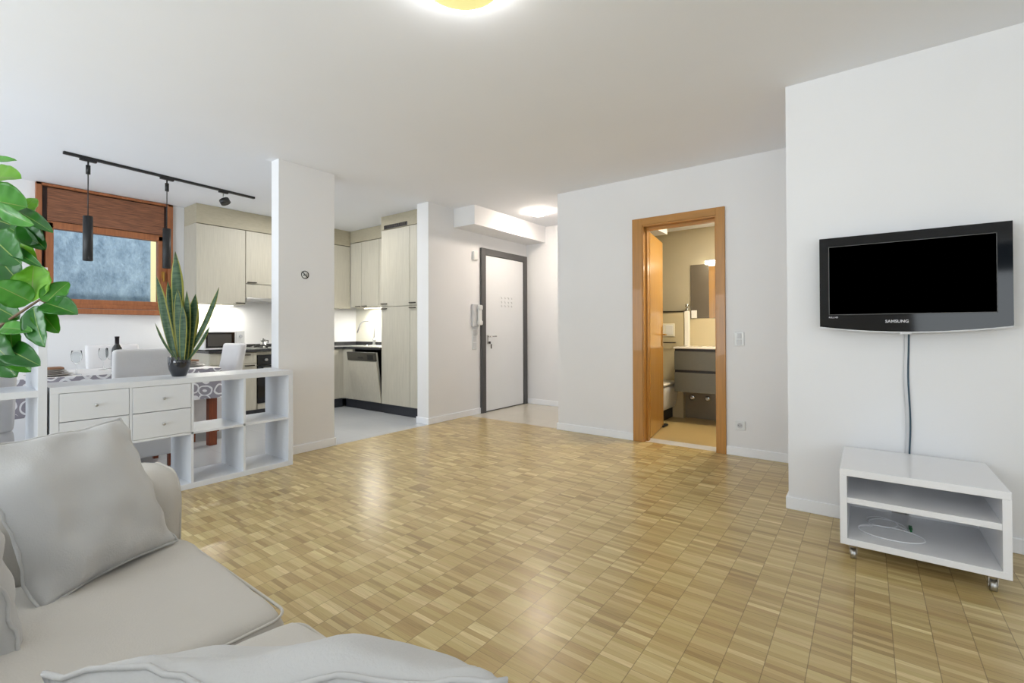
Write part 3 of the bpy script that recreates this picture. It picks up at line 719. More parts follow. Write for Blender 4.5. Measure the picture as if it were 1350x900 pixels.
# ceiling track
ta, tb = Vector((-5.279, 0.872, ZC)), Vector((-5.437, 2.458, ZC))
tdir = (tb-ta).normalized(); tn = Vector((-tdir.y, tdir.x, 0))
tk = MB(); P = [ta+tn*0.017, ta-tn*0.017, ta-tn*0.017+Vector((0, 0, -0.020)), ta+tn*0.017+Vector((0, 0, -0.020))]
tk.prism(P, tb-ta)
single('ceiling_track', tk, 'blackm', 'long black lighting track across the dining ceiling', 'light track')
def pend(px, lab):
    s = (px-0.872)/(2.458-0.872); p = ta+(tb-ta)*s
    x, y = p.x, p.y
    t = thing('pendant_lamp', lab, 'lamp', (x, y, ZC-0.02), 0, 'black tube pendants on the track')
    ad = MB(); q = Vector((x, y, ZC-0.020))
    ad.prism([q+tn*0.015-tdir*0.055, q-tn*0.015-tdir*0.055, q-tn*0.015-tdir*0.055+Vector((0, 0, -0.018)), q+tn*0.015-tdir*0.055+Vector((0, 0, -0.018))], tdir*0.11)
    part(t, 'track_adapter', ad, 'blackm')
    part(t, 'swivel', MB().cyl((x, y, ZC-0.036), (x, y, ZC-0.075), 0.006).cyl((x, y, ZC-0.070), (x, y, ZC-0.145), 0.016), 'blackm')
    part(t, 'cable', MB().cyl((x, y, ZC-0.14), (x, y, 2.06), 0.004, n=8), 'blackm')
    part(t, 'shade', MB().lathe([(0, 2.075), (0.010, 2.075), (0.033, 2.070), (0.034, 1.692), (0.030, 1.690), (0.030, 1.72), (0, 1.73)], (x, y, 0), 28), 'blackm')
pend(1.03, 'left black tube pendant hanging from track before the window')
pend(1.614, 'right black tube pendant hanging from track at window edge')
s_ = (2.13-0.872)/(2.458-0.872); p = ta+(tb-ta)*s_
sl = thing('track_spotlight', 'small black round spotlight on right end of track', 'lamp', (p.x, p.y, ZC-0.02))
q = p+Vector((0, 0, -0.020))
part(sl, 'track_adapter', MB().prism([q+tn*0.015-tdir*0.045, q-tn*0.015-tdir*0.045, q-tn*0.015-tdir*0.045+Vector((0, 0, -0.016)), q+tn*0.015-tdir*0.045+Vector((0, 0, -0.016))], tdir*0.09), 'blackm')
part(sl, 'arm', MB().cyl(q+Vector((0, 0, -0.014)), q+Vector((0, 0, -0.085)), 0.006), 'steel')
cc = q+Vector((0.0, 0.015, -0.10)); ax = Vector((0.35, 0.30, -0.88)).normalized()
part(sl, 'head', MB().cyl(cc-ax*0.022, cc+ax*0.025, 0.048, 0.048, n=28).cyl(cc+ax*0.025, cc+ax*0.028, 0.040, 0.038, n=28), 'blackm')

# ------------------------------------------------------------------ cube shelf (low) with drawers
KX0, KX1 = -4.13, -3.74
def board(mb, y0, y1, z0, z1, bev=0.002): mb.box((KX0, y0, z0), (KX1, y1, z1), bev)
ks = thing('cube_shelf', 'low wide white cube shelf with drawers dividing the room', 'shelf', ((KX0+KX1)/2, 1.28, 0))
Y0, Y1, T, t_ = 0.566, 1.998, 0.038, 0.016
Z1 = 0.768
part(ks, 'top', MB().box((KX0, Y0, Z1-T), (KX1, Y1, Z1), 0.002), 'shelfwhite')
part(ks, 'bottom', MB().box((KX0, Y0, 0), (KX1, Y1, T), 0.002), 'shelfwhite')
part(ks, 'side_panel', MB().box((KX0, Y0, T), (KX1, Y0+T, Z1-T), 0.001), 'shelfwhite')
part(ks, 'side_panel', MB().box((KX0, Y1-T, T), (KX1, Y1, Z1-T), 0.001), 'shelfwhite')
cw = (Y1-Y0-2*T-3*t_)/4
mid = (T+Z1-T)/2
cells = [Y0+T+i*(cw+t_) for i in range(4)]
for i in range(1, 4):
    part(ks, 'divider', MB().box((KX0+0.002, cells[i]-t_, T), (KX1-0.002, cells[i], Z1-T), 0.001), 'shelfwhite')
part(ks, 'middle_board', MB().box((KX0+0.002, Y0+T, mid-t_/2), (KX1-0.002, Y1-T, mid+t_/2), 0.001), 'shelfwhite')
for i in range(2):
    hh = (Z1-T-mid-t_/2)/2
    for j in range(2):
        z0 = mid+t_/2+j*hh
        part(ks, 'drawer_box', MB().box((KX0+0.02, cells[i]+0.006, z0+0.006), (KX1-0.018, cells[i]+cw-0.006, z0+hh-0.006)), 'shelfwhite')
        dr = part(ks, 'drawer_front', MB().box((KX1-0.018, cells[i]+0.002, z0+0.002), (KX1, cells[i]+cw-0.002, z0+hh-0.002), 0.0015), 'shelfwhite')
        yc, zc = cells[i]+cw/2, z0+hh/2
        part(ks, 'knob', MB().lathe([(0.004, 0), (0.004, 0.012), (0.009, 0.014), (0.0095, 0.022), (0.006, 0.026), (0, 0.027)], (KX1, yc, zc), 20, 'X'), 'steel', parent=dr)
# tall shelf (left)
ts = thing('tall_cube_shelf', 'tall narrow white open cube shelf behind the leafy plant', 'shelf', (-3.935, 0.37, 0))
A0, A1, AZ = 0.555-0.77, 0.555, 1.457
part(ts, 'top', MB().box((KX0, A0, AZ-T), (KX1, A1, AZ), 0.002), 'shelfwhite')
part(ts, 'bottom', MB().box((KX0, A0, 0), (KX1, A1, T), 0.002), 'shelfwhite')
part(ts, 'side_panel', MB().box((KX0, A0, T), (KX1, A0+T, AZ-T), 0.001), 'shelfwhite')
part(ts, 'side_panel', MB().box((KX0, A1-T, T), (KX1, A1, AZ-T), 0.001), 'shelfwhite')
part(ts, 'divider', MB().box((KX0+0.002, (A0+A1)/2-t_/2, T), (KX1-0.002, (A0+A1)/2+t_/2, AZ-T), 0.001), 'shelfwhite')
for z in (0.385, 1.115):
    part(ts, 'shelf_board', MB().box((KX0+0.002, A0+T, z-t_/2), (KX1-0.002, A1-T, z+t_/2), 0.001), 'shelfwhite')
part(ts, 'shelf_board', MB().box((KX0+0.002, A0+T, 0.72), (KX1-0.001, A1-T, 0.758), 0.001), 'shelfwhite')

# ------------------------------------------------------------------ snake plant on shelf
PX, PY, PZ = -3.93, 1.262, Z1
sn = thing('snake_plant', 'tall variegated snake plant in dark glazed pot on white shelf', 'plant', (PX, PY, PZ))
part(sn, 'pot', MB().lathe([(0, 0), (0.040, 0), (0.044, 0.004), (0.062, 0.05), (0.069, 0.10), (0.069, 0.140), (0.065, 0.141), (0.064, 0.120), (0, 0.118)], (PX, PY, PZ), 40), 'pot')
part(sn, 'soil', MB().lathe([(0.063, 0.119), (0.03, 0.124), (0, 0.125)], (PX, PY, PZ), 24), 'soil')
def blade(base_px, tip_px, wd, w0, w1, bend=0.0, twist=0.0):
    a = at(*base_px, w0); b = at(*tip_px, w1)
    n_ = 14
    side0 = CR.copy(); mb = MB()
    d_ = (b-a); L_ = d_.length; d_.normalize()
    perp = d_.cross(fwd).normalized()
    def fn(u, v):
        p_ = a.lerp(b, v) + perp*bend*math.sin(v*PI)
        wv = wd*0.5*(0.55+0.9*math.sin(min(1, v*1.15+0.15)*PI*0.62))*(1 if v < 0.72 else max(0.02, 1-((v-0.72)/0.28)**1.5))
        ang_ = twist*(v-0.3)+0.0
        s = (CR*math.cos(ang_) + fwd*math.sin(ang_)); s = (s-d_*s.dot(d_)).normalized()
        nrm = s.cross(d_).normalized()
        k = (u-0.5)*2
        return p_ + s*wv*k - nrm*wv*0.25*(k*k)
    mb.grid(fn, 8, n_, mfn=lambda i, j: 1 if i in (0, 7) else 0)
    bmesh.ops.solidify(mb.bm, geom=mb.bm.faces[:], thickness=0.002)
    return mb
w_ = 3.36
sk_blades = [((236, 474), (231, 331), 0.060, w_, w_, 0.0, 0.3), ((231, 474), (206, 363), 0.050, w_-0.03, w_-0.06, 0.01, -0.3), ((233, 474), (221, 370), 0.042, w_+0.02, w_+0.05, 0.0, 0.5),
             ((244, 474), (246, 383), 0.045, w_-0.02, w_-0.02, 0.0, -0.4), ((248, 474), (258, 387), 0.052, w_, w_+0.03, 0.01, 0.4), ((243, 474), (289, 378), 0.028, w_+0.02, w_+0.05, -0.02, 0.2),
             ((248, 474), (277, 429), 0.017, w_-0.02, w_-0.05, -0.01, 0.2), ((232, 474), (204, 425), 0.015, w_-0.03, w_-0.08, 0.015, -0.2), ((238, 474), (234, 380), 0.045, w_-0.04, w_-0.05, 0.005, 0.2),
             ((246, 474), (261, 402), 0.040, w_+0.03, w_+0.05, 0.0, 0.1), ((240, 474), (241, 402), 0.040, w_-0.05, w_-0.06, 0.0, -0.2), ((233, 474), (226, 461), 0.012, w_-0.06, w_-0.07, 0, 0)]
for bl in sk_blades:
    part(sn, 'leaf', blade(*bl), ['sneaf', 'snedge'])

# ------------------------------------------------------------------ big leafy plant
FX, FY = -2.50, 0.06
fp = thing('rubber_plant', 'large glossy green leafy plant at left edge of the photo', 'plant', (FX, FY, 0))
part(fp, 'pot', MB().lathe([(0, 0), (0.13, 0), (0.17, 0.30), (0.175, 0.32), (0.16, 0.32), (0.155, 0.28), (0, 0.28)], (FX, FY, 0), 32), 'pot')
part(fp, 'soil', MB().lathe([(0.155, 0.281), (0.08, 0.288), (0, 0.29)], (FX, FY, 0), 20), 'soil')
part(fp, 'trunk', MB().tube([(FX, FY, 0.25), (FX+0.02, FY+0.01, 0.6), (FX-0.01, FY, 0.95), (FX+0.02, FY+0.02, 1.3), (FX, FY+0.01, 1.7)], 0.014, 8, rf=lambda s: 1.2-0.7*s), 'stem')
def leafmesh(b, t, wd, nrm, fold=0.25, droop=0.03, shade=0.0, blunt=0.5):
    a = Vector(b); e = Vector(t); d_ = e-a; L_ = d_.length; d_.normalize()
    n = Vector(nrm); n = (n-d_*n.dot(d_)).normalized(); s = d_.cross(n).normalized()
    mb = MB()
    ph = random.random()*6
    def fn(u, v):
        k = (u-0.5)*2
        wv = wd/2*(math.sin(PI*min(1, v**0.80))**0.62)*(1-0.10*v)
        if v > 0.995 or v < 0.005: wv = 0.0005
        rip = 0.018*wd*math.sin(v*26+ph)*abs(k)
        return a + d_*L_*v + s*wv*k + n*(fold*wv*abs(k)**1.3 + rip) - n*droop*(v*v)*1.0
    us = [0, .1, .2, .3, .4, .485, .515, .6, .7, .8, .9, 1]
    mb.grid(lambda a_, b_: fn(us[int(round(a_*11))], b_), 11, 18, mfn=lambda i, j: 1 if i == 5 else 0)
    cl_ = mb.bm.loops.layers.float_color.new('lr') if False else None
    bmesh.ops.solidify(mb.bm, geom=mb.bm.faces[:], thickness=0.0012)
    return mb
leaf_n = 0
LM = {}
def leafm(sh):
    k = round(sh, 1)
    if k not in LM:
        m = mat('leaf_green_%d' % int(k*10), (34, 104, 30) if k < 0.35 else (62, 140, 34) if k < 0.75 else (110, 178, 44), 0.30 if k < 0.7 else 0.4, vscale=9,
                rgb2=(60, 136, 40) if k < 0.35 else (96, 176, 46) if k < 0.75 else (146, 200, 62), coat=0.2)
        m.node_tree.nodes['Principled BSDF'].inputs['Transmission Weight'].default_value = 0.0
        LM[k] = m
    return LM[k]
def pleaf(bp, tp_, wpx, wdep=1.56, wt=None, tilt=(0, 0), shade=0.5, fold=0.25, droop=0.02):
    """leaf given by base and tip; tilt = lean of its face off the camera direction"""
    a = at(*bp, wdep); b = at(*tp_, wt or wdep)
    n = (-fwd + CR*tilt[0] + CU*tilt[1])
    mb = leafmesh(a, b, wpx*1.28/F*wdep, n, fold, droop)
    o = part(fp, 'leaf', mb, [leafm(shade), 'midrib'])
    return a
attach = []
D = 1.56
LV = [((-25, 214), (13, 205), 12, 1.55, 1.5, (0, 0.6), 0.5),
      ((-30, 262), (30, 268), 46, 1.5, 1.5, (0.2, 0.5), 0.5),
      ((-30, 235), (20, 228), 34, 1.6, 1.55, (0, 0.8), 0.9),
      ((-30, 280), (24, 300), 34, 1.62, 1.6, (-0.3, 0.3), 0.2),
      ((27, 286), (42, 256), 22, 1.56, 1.6, (0.3, 0.3), 0.9),
      ((28, 290), (12, 263), 16, 1.58, 1.64, (-0.3, 0.3), 0.9),
      ((-4, 272), (34, 296), 20, 1.45, 1.40, (0.5, -0.5), 0.6),
      ((20, 276), (64, 300), 17, 1.55, 1.48, (0.1, 0.8), 0.2),
      ((28, 294), (54, 326), 24, 1.58, 1.56, (0.5, -0.2), 0.3),
      ((12, 300), (42, 318), 20, 1.6, 1.55, (-0.4, 0.3), 0.2),
      ((-10, 312), (20, 345), 40, 1.5, 1.46, (-0.2, 0.4), 0.3),
      ((22, 312), (44, 352), 18, 1.6, 1.62, (0.2, 0.2), 0.9),
      ((0, 322), (50, 346), 14, 1.52, 1.46, (0.1, 0.9), 0.2),
      ((-10, 330), (22, 372), 34, 1.58, 1.55, (0, 0.4), 0.2),
      ((44, 398), (38, 346), 46, 1.50, 1.52, (0.1, 0.2), 0.9),
      ((42, 398), (-12, 372), 30, 1.50, 1.44, (-0.3, 0.6), 0.7),
      ((-20, 345), (18, 385), 36, 1.62, 1.60, (-0.4, 0.1), 0.2),
      ((60, 400), (86, 370), 24, 1.50, 1.52, (0.4, 0.3), 0.7),
      ((58, 399), (96, 408), 26, 1.50, 1.45, (0.1, 0.9), 0.3),
      ((44, 404), (50, 456), 30, 1.50, 1.46, (-0.1, 0.1), 0.3),
      ((50, 405), (72, 436), 22, 1.51, 1.49, (0.5, 0.1), 0.5),
      ((-12, 400), (18, 418), 32, 1.52, 1.50, (-0.2, 0.5), 0.3),
      ((2, 432), (34, 432), 17, 1.50, 1.46, (0, 0.6), 0.6),
      ((14, 436), (14, 462), 18, 1.52, 1.50, (0.5, 0), 0.5),
      ((-18, 442), (12, 480), 34, 1.50, 1.48, (-0.2, 0.3), 0.2),
      ((6, 458), (46, 478), 26, 1.52, 1.46, (0.1, 0.6), 0.3),
      ((10, 462), (34, 488), 22, 1.54, 1.52, (0.3, 0.2), 0.7),
      ((-10, 455), (14, 496), 36, 1.56, 1.54, (0, 0.2), 0.3),
      ((-30, 350), (0, 320), 34, 1.62, 1.6, (0, 0.3), 0.2),
      ((-34, 400), (0, 440), 40, 1.62, 1.6, (0, 0.2), 0.2)]
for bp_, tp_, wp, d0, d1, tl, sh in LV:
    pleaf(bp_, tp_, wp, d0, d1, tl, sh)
rr_ = random.Random(11)
for k in range(22):
    z_ = 0.85+k*0.04
    an = PI*0.75+k*2.4 % (PI*1.0)
    st_ = Vector((FX, FY, z_)); dr_ = Vector((math.cos(an), math.sin(an), 0.25))
    b_ = st_+dr_*rr_.uniform(0.05, 0.14); t_e = b_+(dr_+Vector((0, 0, rr_.uniform(-0.7, 0.2)))).normalized()*rr_.uniform(0.11, 0.16)
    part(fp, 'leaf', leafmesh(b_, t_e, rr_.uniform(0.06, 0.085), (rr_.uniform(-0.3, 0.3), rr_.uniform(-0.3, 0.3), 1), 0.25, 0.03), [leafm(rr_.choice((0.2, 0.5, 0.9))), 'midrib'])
    part(fp, 'branch', MB().tube([st_, b_], 0.003, 6), 'stem')
for pts in ([(FX+0.01, FY+0.01, 1.02), tuple(at(-30, 455, 1.6)), tuple(at(2, 428, 1.52)), tuple(at(28, 411, 1.5)), tuple(at(52, 395, 1.5)), tuple(at(60, 399, 1.5))],
            [(FX, FY+0.01, 1.45), tuple(at(-20, 300, 1.6)), tuple(at(4, 285, 1.55)), tuple(at(28, 291, 1.57))],
            [(FX, FY+0.01, 1.65), tuple(at(-60, 225, 1.6)), tuple(at(-25, 214, 1.55))],
            [(FX+0.01, FY+0.01, 1.3), tuple(at(-40, 345, 1.6)), tuple(at(-12, 320, 1.52)), tuple(at(22, 312, 1.57))],
            [(FX+0.01, FY+0.01, 0.95), tuple(at(-50, 450, 1.6)), tuple(at(-18, 440, 1.52)), tuple(at(8, 458, 1.53))]):
    part(fp, 'branch', MB().tube(pts, 0.005, 6, rf=lambda s: 1.3-0.8*s), 'stem')

# ------------------------------------------------------------------ dining set
TX0, TX1, TY0, TY1, TZ = -5.83, -4.965, 0.20, 1.935, 0.735
tb_ = thing('dining_table', 'brown wooden dining table under the patterned cloth', 'table', ((TX0+TX1)/2, (TY0+TY1)/2, 0))
part(tb_, 'tabletop', MB().box((TX0+0.008, TY0+0.008, 0.70), (TX1-0.008, TY1-0.008, 0.732), 0.003), 'legwood')
part(tb_, 'apron', MB().box((TX0+0.05, TY0+0.05, 0.62), (TX1-0.05, TY1-0.05, 0.70)), 'legwood')
for x in (TX0+0.055, TX1-0.055):
    for y in (TY0+0.055, TY1-0.055):
        part(tb_, 'leg', MB().box((x-0.035, y-0.035, 0), (x+0.035, y+0.035, 0.70), 0.004), 'legwood')
tcm = MB(); dp = 0.285
cx, cy_ = (TX0+TX1)/2, (TY0+TY1)/2; hx_, hy_ = (TX1-TX0)/2+0.004, (TY1-TY0)/2+0.004
tcm.box((cx-hx_, cy_-hy_, TZ), (cx+hx_, cy_+hy_, TZ+0.003), mi=1)
per = []
def peri(s):
    L_ = [(cx+hx_, cy_-hy_), (cx+hx_, cy_+hy_), (cx-hx_, cy_+hy_), (cx-hx_, cy_-hy_)]
    ln = [2*hy_, 2*hx_, 2*hy_, 2*hx_]; tot = sum(ln); q = s % 1.0*tot
    for i in range(4):
        if q <= ln[i] + 1e-9:
            a = Vector(L_[i]); b = Vector(L_[(i+1) % 4]); nn = Vector(((b-a).y, -(b-a).x)).normalized()
            return a.lerp(b, q/ln[i]), nn
        q -= ln[i]
def fnc(u, v):
    p, nn = peri(u)
    # outward: away from the centre
    out = (p-Vector((cx, cy_))); o2 = Vector((nn.x, nn.y))
    fl = v*(0.012+0.012*math.sin(u*120)+0.006*math.sin(u*47+1))
    q = p+o2*fl
    return Vector((q.x, q.y, TZ+0.003-dp*v))
tcm.grid(fnc, 240, 8, closed_u=True)
single('tablecloth', tcm, ['cloth', 'clothtop'], 'white and grey scroll patterned tablecloth draped over dining table', 'tablecloth')

def chair(loc, rz, label, first=None, bow=False):
    if first:
        c = copy_tree(first); c.location = loc; c.rotation_euler = (0, 0, rz); c['label'] = label; return c
    t = thing('dining_chair', label, 'chair', loc, rz, 'white covered dining chairs')
    rec = 0.09
    def shape(q, u):
        if q.z > 0.46: q.y -= (q.z-0.46)*0.16
        if q.z < 0.40: q.x *= 1+0.10*(0.40-q.z); q.y += math.copysign(0.02*(0.40-q.z), q.y)
        if q.z < 0.42:
            k = math.sin(math.atan2(q.y, q.x)*14)*0.006*(0.45-q.z)*3; q.x += k*math.copysign(1, q.x); q.y += k*math.copysign(1, q.y)
        return q
    mb = MB().rbox((-0.21, -0.20, 0.10), (0.21, 0.22, 0.442), 0.025, 12, crown=0.006, wr=0.002, fn=shape)
    part(t, 'seat_cover', mb, 'cover', world=False)
    def sh2(q, u):
        q = shape(q, u)
        if q.z > 0.5: q.x *= 1+0.05*((q.z-0.5)/0.45)
        return q
    part(t, 'back_cover', MB().rbox((-0.205, -0.235, 0.44), (0.205, -0.155, 0.955), 0.03, 12, wr=0.003, seed=5, fn=sh2), 'cover', world=False)
    for sx in (-1, 1):
        for sy in (-1, 1):
            part(t, 'leg', MB().box((sx*0.18-0.018, sy*0.175+0.01-0.018, 0), (sx*0.18+0.018, sy*0.175+0.01+0.018, 0.16), 0.003), 'legwood', world=False)
    return t
c0 = chair((-4.70, 1.215, 0), PI/2, 'white covered chair on near side of table behind snake plant pot')
chair((-4.66, 0.30, 0), PI/2, 'white covered chair at near left behind the tall shelf', c0)
chair((-5.92, 1.40, 0), -PI/2, 'white covered chair on far side of table below window', c0)
chair((-5.47, 2.0, 0), PI, 'white covered chair at right head of table before microwave', c0)

# tableware
TT = TZ+0.004
def plates(x, y, lab, n=4, nap=True, r=0.125):
    g = 'plate stacks on the dining table'
    z = TT
    for i in range(n):
        rr = r*(1.15 if i == 0 else 1-0.08*i)
        single('plate', MB().lathe([(0, 0), (rr*0.6, 0), (rr*0.95, 0.012), (rr, 0.015), (rr*0.96, 0.017), (rr*0.6, 0.006), (0, 0.006)], (x, y, z), 32), 'plate',
               lab[i], 'plate', g)
        z += 0.0115
    if nap:
        single('napkin', MB().rbox((x-0.06, y-0.08, z+0.004), (x+0.06, y+0.08, z+0.022), 0.006, 5, wr=0.002), 'napkin', lab[-1], 'napkin')
plates(-5.16, 0.775, ['widest grey plate at bottom of left plate stack', 'second plate from bottom in left plate stack', 'second plate from top in left plate stack', 'topmost plate of the left plate stack', 'brown folded napkin on the left plate stack'])
plates(-5.35, 1.79, ['widest grey plate at bottom of right plate stack', 'second plate from bottom in right plate stack', 'second plate from top in right plate stack', 'topmost plate of the right plate stack', 'brown folded napkin on plates right of snake plant'])
def glass(x, y, lab):
    single('wine_glass', MB().lathe([(0, 0), (0.032, 0), (0.033, 0.002), (0.005, 0.006), (0.004, 0.075), (0.012, 0.085), (0.032, 0.115), (0.036, 0.15), (0.031, 0.195), (0.0295, 0.195), (0.034, 0.15), (0.030, 0.117), (0.010, 0.088), (0, 0.086)], (x, y, TT), 28), 'clear',
           lab, 'wine glass', 'clear wine glasses on the table')
glass(-5.12, 0.93, 'clear wine glass standing beside the left plate stack')
glass(-5.55, 1.19, 'clear wine glass nearer the dark bottle on table')
glass(-5.68, 1.27, 'clear wine glass behind another, against far chair')
bt_ = thing('wine_bottle', 'dark wine bottle standing among glasses on the table', 'bottle', (-5.16, 1.197, TT))
part(bt_, 'body', MB().lathe([(0, 0), (0.036, 0), (0.0375, 0.004), (0.0375, 0.19), (0.030, 0.215), (0.015, 0.24), (0.0145, 0.27), (0, 0.27)], (-5.16, 1.197, TT), 28), 'bottle')
part(bt_, 'foil_cap', MB().lathe([(0.0152, 0.235), (0.0152, 0.290), (0.0168, 0.292), (0.0168, 0.306), (0, 0.307)], (-5.16, 1.197, TT), 24), 'cap')
part(bt_, 'paper_label', MB().lathe([(0.0380, 0.05), (0.0382, 0.05), (0.0382, 0.15), (0.0380, 0.15)], (-5.16, 1.197, TT), 28), 'bottlelabel')

# ------------------------------------------------------------------ bathroom contents
vn = thing('vanity_unit', 'grey two drawer vanity with white basin in bathroom', 'vanity', (-1.30, 5.75, 0.37))
vx0, vx1, vy0 = -1.785, -0.90, 5.50
part(vn, 'body', MB().box((vx0, vy0+0.02, 0.37), (vx1, 5.958, 0.865), 0.002), 'vanity')
for z0, z1 in ((0.37, 0.592), (0.622, 0.838)):
    part(vn, 'drawer', MB().box((vx0, vy0, z0), (vx1, vy0+0.02, z1), 0.002), 'vanity')
part(vn, 'grip_gap', MB().box((vx0+0.004, vy0+0.008, 0.592), (vx1-0.004, vy0+0.0215, 0.622)).box((vx0+0.004, vy0+0.008, 0.838), (vx1-0.004, vy0+0.0215, 0.866)), 'blackm')
part(vn, 'basin_top', MB().box((vx0-0.008, vy0-0.012, 0.866), (vx1+0.008, 5.984, 0.886), 0.004).lathe([(0.20, 0.0), (0.20, 0.006), (0.16, 0.004), (0.10, 0.002), (0, 0.002)], (-1.33, 5.72, 0.886), 32), 'ceramic')
ft = thing('basin_tap', 'chrome tap on the white bathroom basin', 'tap', (-1.33, 5.88, 0.886))
part(ft, 'body', MB().cyl((-1.36, 5.90, 0.886), (-1.36, 5.90, 1.01), 0.022).cyl((-1.36, 5.90, 0.975), (-1.36, 5.77, 0.955), 0.014, 0.012), 'chrome')
part(ft, 'lever', MB().box((-1.372, 5.80, 1.015), (-1.348, 5.91, 1.027), 0.004), 'chrome')
for i, x in enumerate((-1.762, -1.582)):
    t = thing('shutoff_valve', ['left chrome shutoff valve under the vanity', 'right chrome shutoff valve under the vanity'][i], 'valve', (x, 5.96, 0.25), 0, 'valves under the vanity')
    t_x = x+0.045
    part(t, 'rosette', MB().lathe([(0.034, 0.003), (0.034, -0.006), (0.022, -0.012), (0, -0.012)], (t_x, 5.96, 0.25), 24, 'Y'), 'chrome')
    part(t, 'knob', MB().lathe([(0.016, -0.012), (0.016, -0.034), (0.012, -0.038), (0, -0.039)], (t_x, 5.96, 0.25), 24, 'Y'), 'ceramic')
mr = thing('bathroom_mirror', 'mirror with painted dark reflection above the bathroom vanity', 'mirror cabinet', (-1.30, 5.985, 1.22))
part(mr, 'mirror_pane', MB().box((-1.52, 5.984, 1.222), (-0.95, 5.99, 1.88)), 'mirror')
part(mr, 'painted_reflection', MB().box((-1.735, 5.984, 1.222), (-1.522, 5.99, 1.88)), 'darkreflect')  # dark sheet painted in place of the mirror's dark reflection
part(mr, 'backing', MB().box((-1.728, 5.990, 1.228), (-0.957, 5.9995, 1.874)), 'greyframe')
ml = thing('mirror_light', 'bright bar light above the bathroom mirror', 'light', (-1.30, 5.95, 1.88))
part(ml, 'housing', MB().box((-1.54, 5.90, 1.905), (-1.06, 5.998, 1.92), 0.003), 'steel')
part(ml, 'diffuser', MB().box((-1.54, 5.89, 1.865), (-1.06, 5.935, 1.905), 0.005), 'blight')
tl = thing('toilet', 'wall hung toilet partly hidden behind bathroom door', 'toilet', (-1.98, 5.6, 0.08))
def toil(q, u):
    if q.z < 0.36: q.x = -2.03+(q.x+2.03)*(0.75+0.25*(q.z-0.08)/0.28)
    return q
part(tl, 'bowl', MB().rbox((-2.21, 5.36, 0.13), (-1.85, 5.88, 0.43), 0.05, 10, fn=toil), 'plasticgrey')
part(tl, 'lid', MB().rbox((-2.215, 5.35, 0.432), (-1.845, 5.86, 0.462), 0.014, 8), 'ceramic')
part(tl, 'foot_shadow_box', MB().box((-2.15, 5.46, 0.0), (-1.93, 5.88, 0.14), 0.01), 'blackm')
fp_ = thing('flush_plate', 'pale square flush plate on bathroom ledge wall', 'flush plate', (-1.99, 5.88, 0.95))
part(fp_, 'plate', MB().box((-2.14, 5.870, 1.00), (-1.90, 5.88, 1.16), 0.004), 'splash')
part(fp_, 'button', MB().box((-2.12, 5.866, 1.02), (-2.03, 5.870, 1.14), 0.003).box((-2.01, 5.866, 1.02), (-1.92, 5.870, 1.14), 0.003), 'plastic')
tr = thing('towel_rail', 'short dark rail on the bathroom wall behind the door', 'towel rail', (-1.95, 5.84, 0.92))
part(tr, 'bar', MB().cyl((-2.10, 5.83, 0.925), (-1.88, 5.83, 0.925), 0.007).cyl((-2.09, 5.83, 0.925), (-2.09, 5.88, 0.925), 0.006).cyl((-1.89, 5.83, 0.925), (-1.89, 5.88, 0.925), 0.006), 'bronze')
dsn = thing('soap_dispenser', 'tall white column with chrome top left of mirror', 'dispenser', (-1.75, 5.93, 0.886))
part(dsn, 'column', MB().box((-1.790, 5.90, 0.886), (-1.735, 5.955, 1.31), 0.006), 'ceramic')
part(dsn, 'spout', MB().cyl((-1.762, 5.927, 1.31), (-1.762, 5.927, 1.345), 0.020).cyl((-1.762, 5.927, 1.365), (-1.762, 5.927, 1.40), 0.022).cyl((-1.762, 5.927, 1.345), (-1.762, 5.927, 1.365), 0.008), 'chrome')
single('bathroom_socket_box', MB().box((-1.725, 5.965, 1.225), (-1.66, 5.983, 1.32), 0.004).box((-1.715, 5.962, 1.245), (-1.67, 5.966, 1.30), 0.002), 'plastic', 'small white socket box at lower left of mirror', 'socket')
single('bathroom_scale', MB().rbox((-2.05, 5.18, 0.0), (-1.80, 5.33, 0.022), 0.009, 5).box((-1.99, 5.22, 0.021), (-1.86, 5.29, 0.0235), 0.001), 'blackm', 'low dark flat scale on bathroom floor by the door', 'scale')

# ------------------------------------------------------------------ TV
tv = thing('television', 'black flat television mounted on the right wall', 'television', (0.17, 3.313, 1.08))
vy = 3.20
tx0, tx1, tz0, tz1 = -0.212, 0.556, 1.104, 1.602
def belly(x): 
    s = (x-tx0)/(tx1-tx0); return 0.028*4*s*(1-s)
n_ = 24
pts = [(tx0, vy, tz1), (tx1, vy, tz1)] + [(tx1+(tx0-tx1)*i/n_, vy, tz0-belly(tx1+(tx0-tx1)*i/n_)) for i in range(n_+1)]
mb = MB().prism(pts, (0, 0.035, 0))
bz_ = part(tv, 'bezel', mb, 'tvbezel')
part(tv, 'back_shell', MB().rbox((tx0+0.05, vy+0.03, tz0+0.03), (tx1-0.05, vy+0.075, tz1-0.04), 0.02, 5), 'blackm')
part(tv, 'wall_mount', MB().box((0.05, vy+0.07, 1.22), (0.30, 3.313, 1.48), 0.003), 'blackm')
part(tv, 'screen', MB().box((-0.166, vy-0.0015, 1.172), (0.500, vy+0.001, 1.551)), 'screen')
part(tv, 'screen_trim', MB().box((-0.169, vy-0.003, 1.549), (0.503, vy, 1.552)).box((-0.169, vy-0.003, 1.169), (0.503, vy, 1.172)).box((-0.169, vy-0.003, 1.169), (-0.166, vy, 1.552)).box((0.500, vy-0.003, 1.169), (0.503, vy, 1.552)), 'greyframe')
lip = MB()
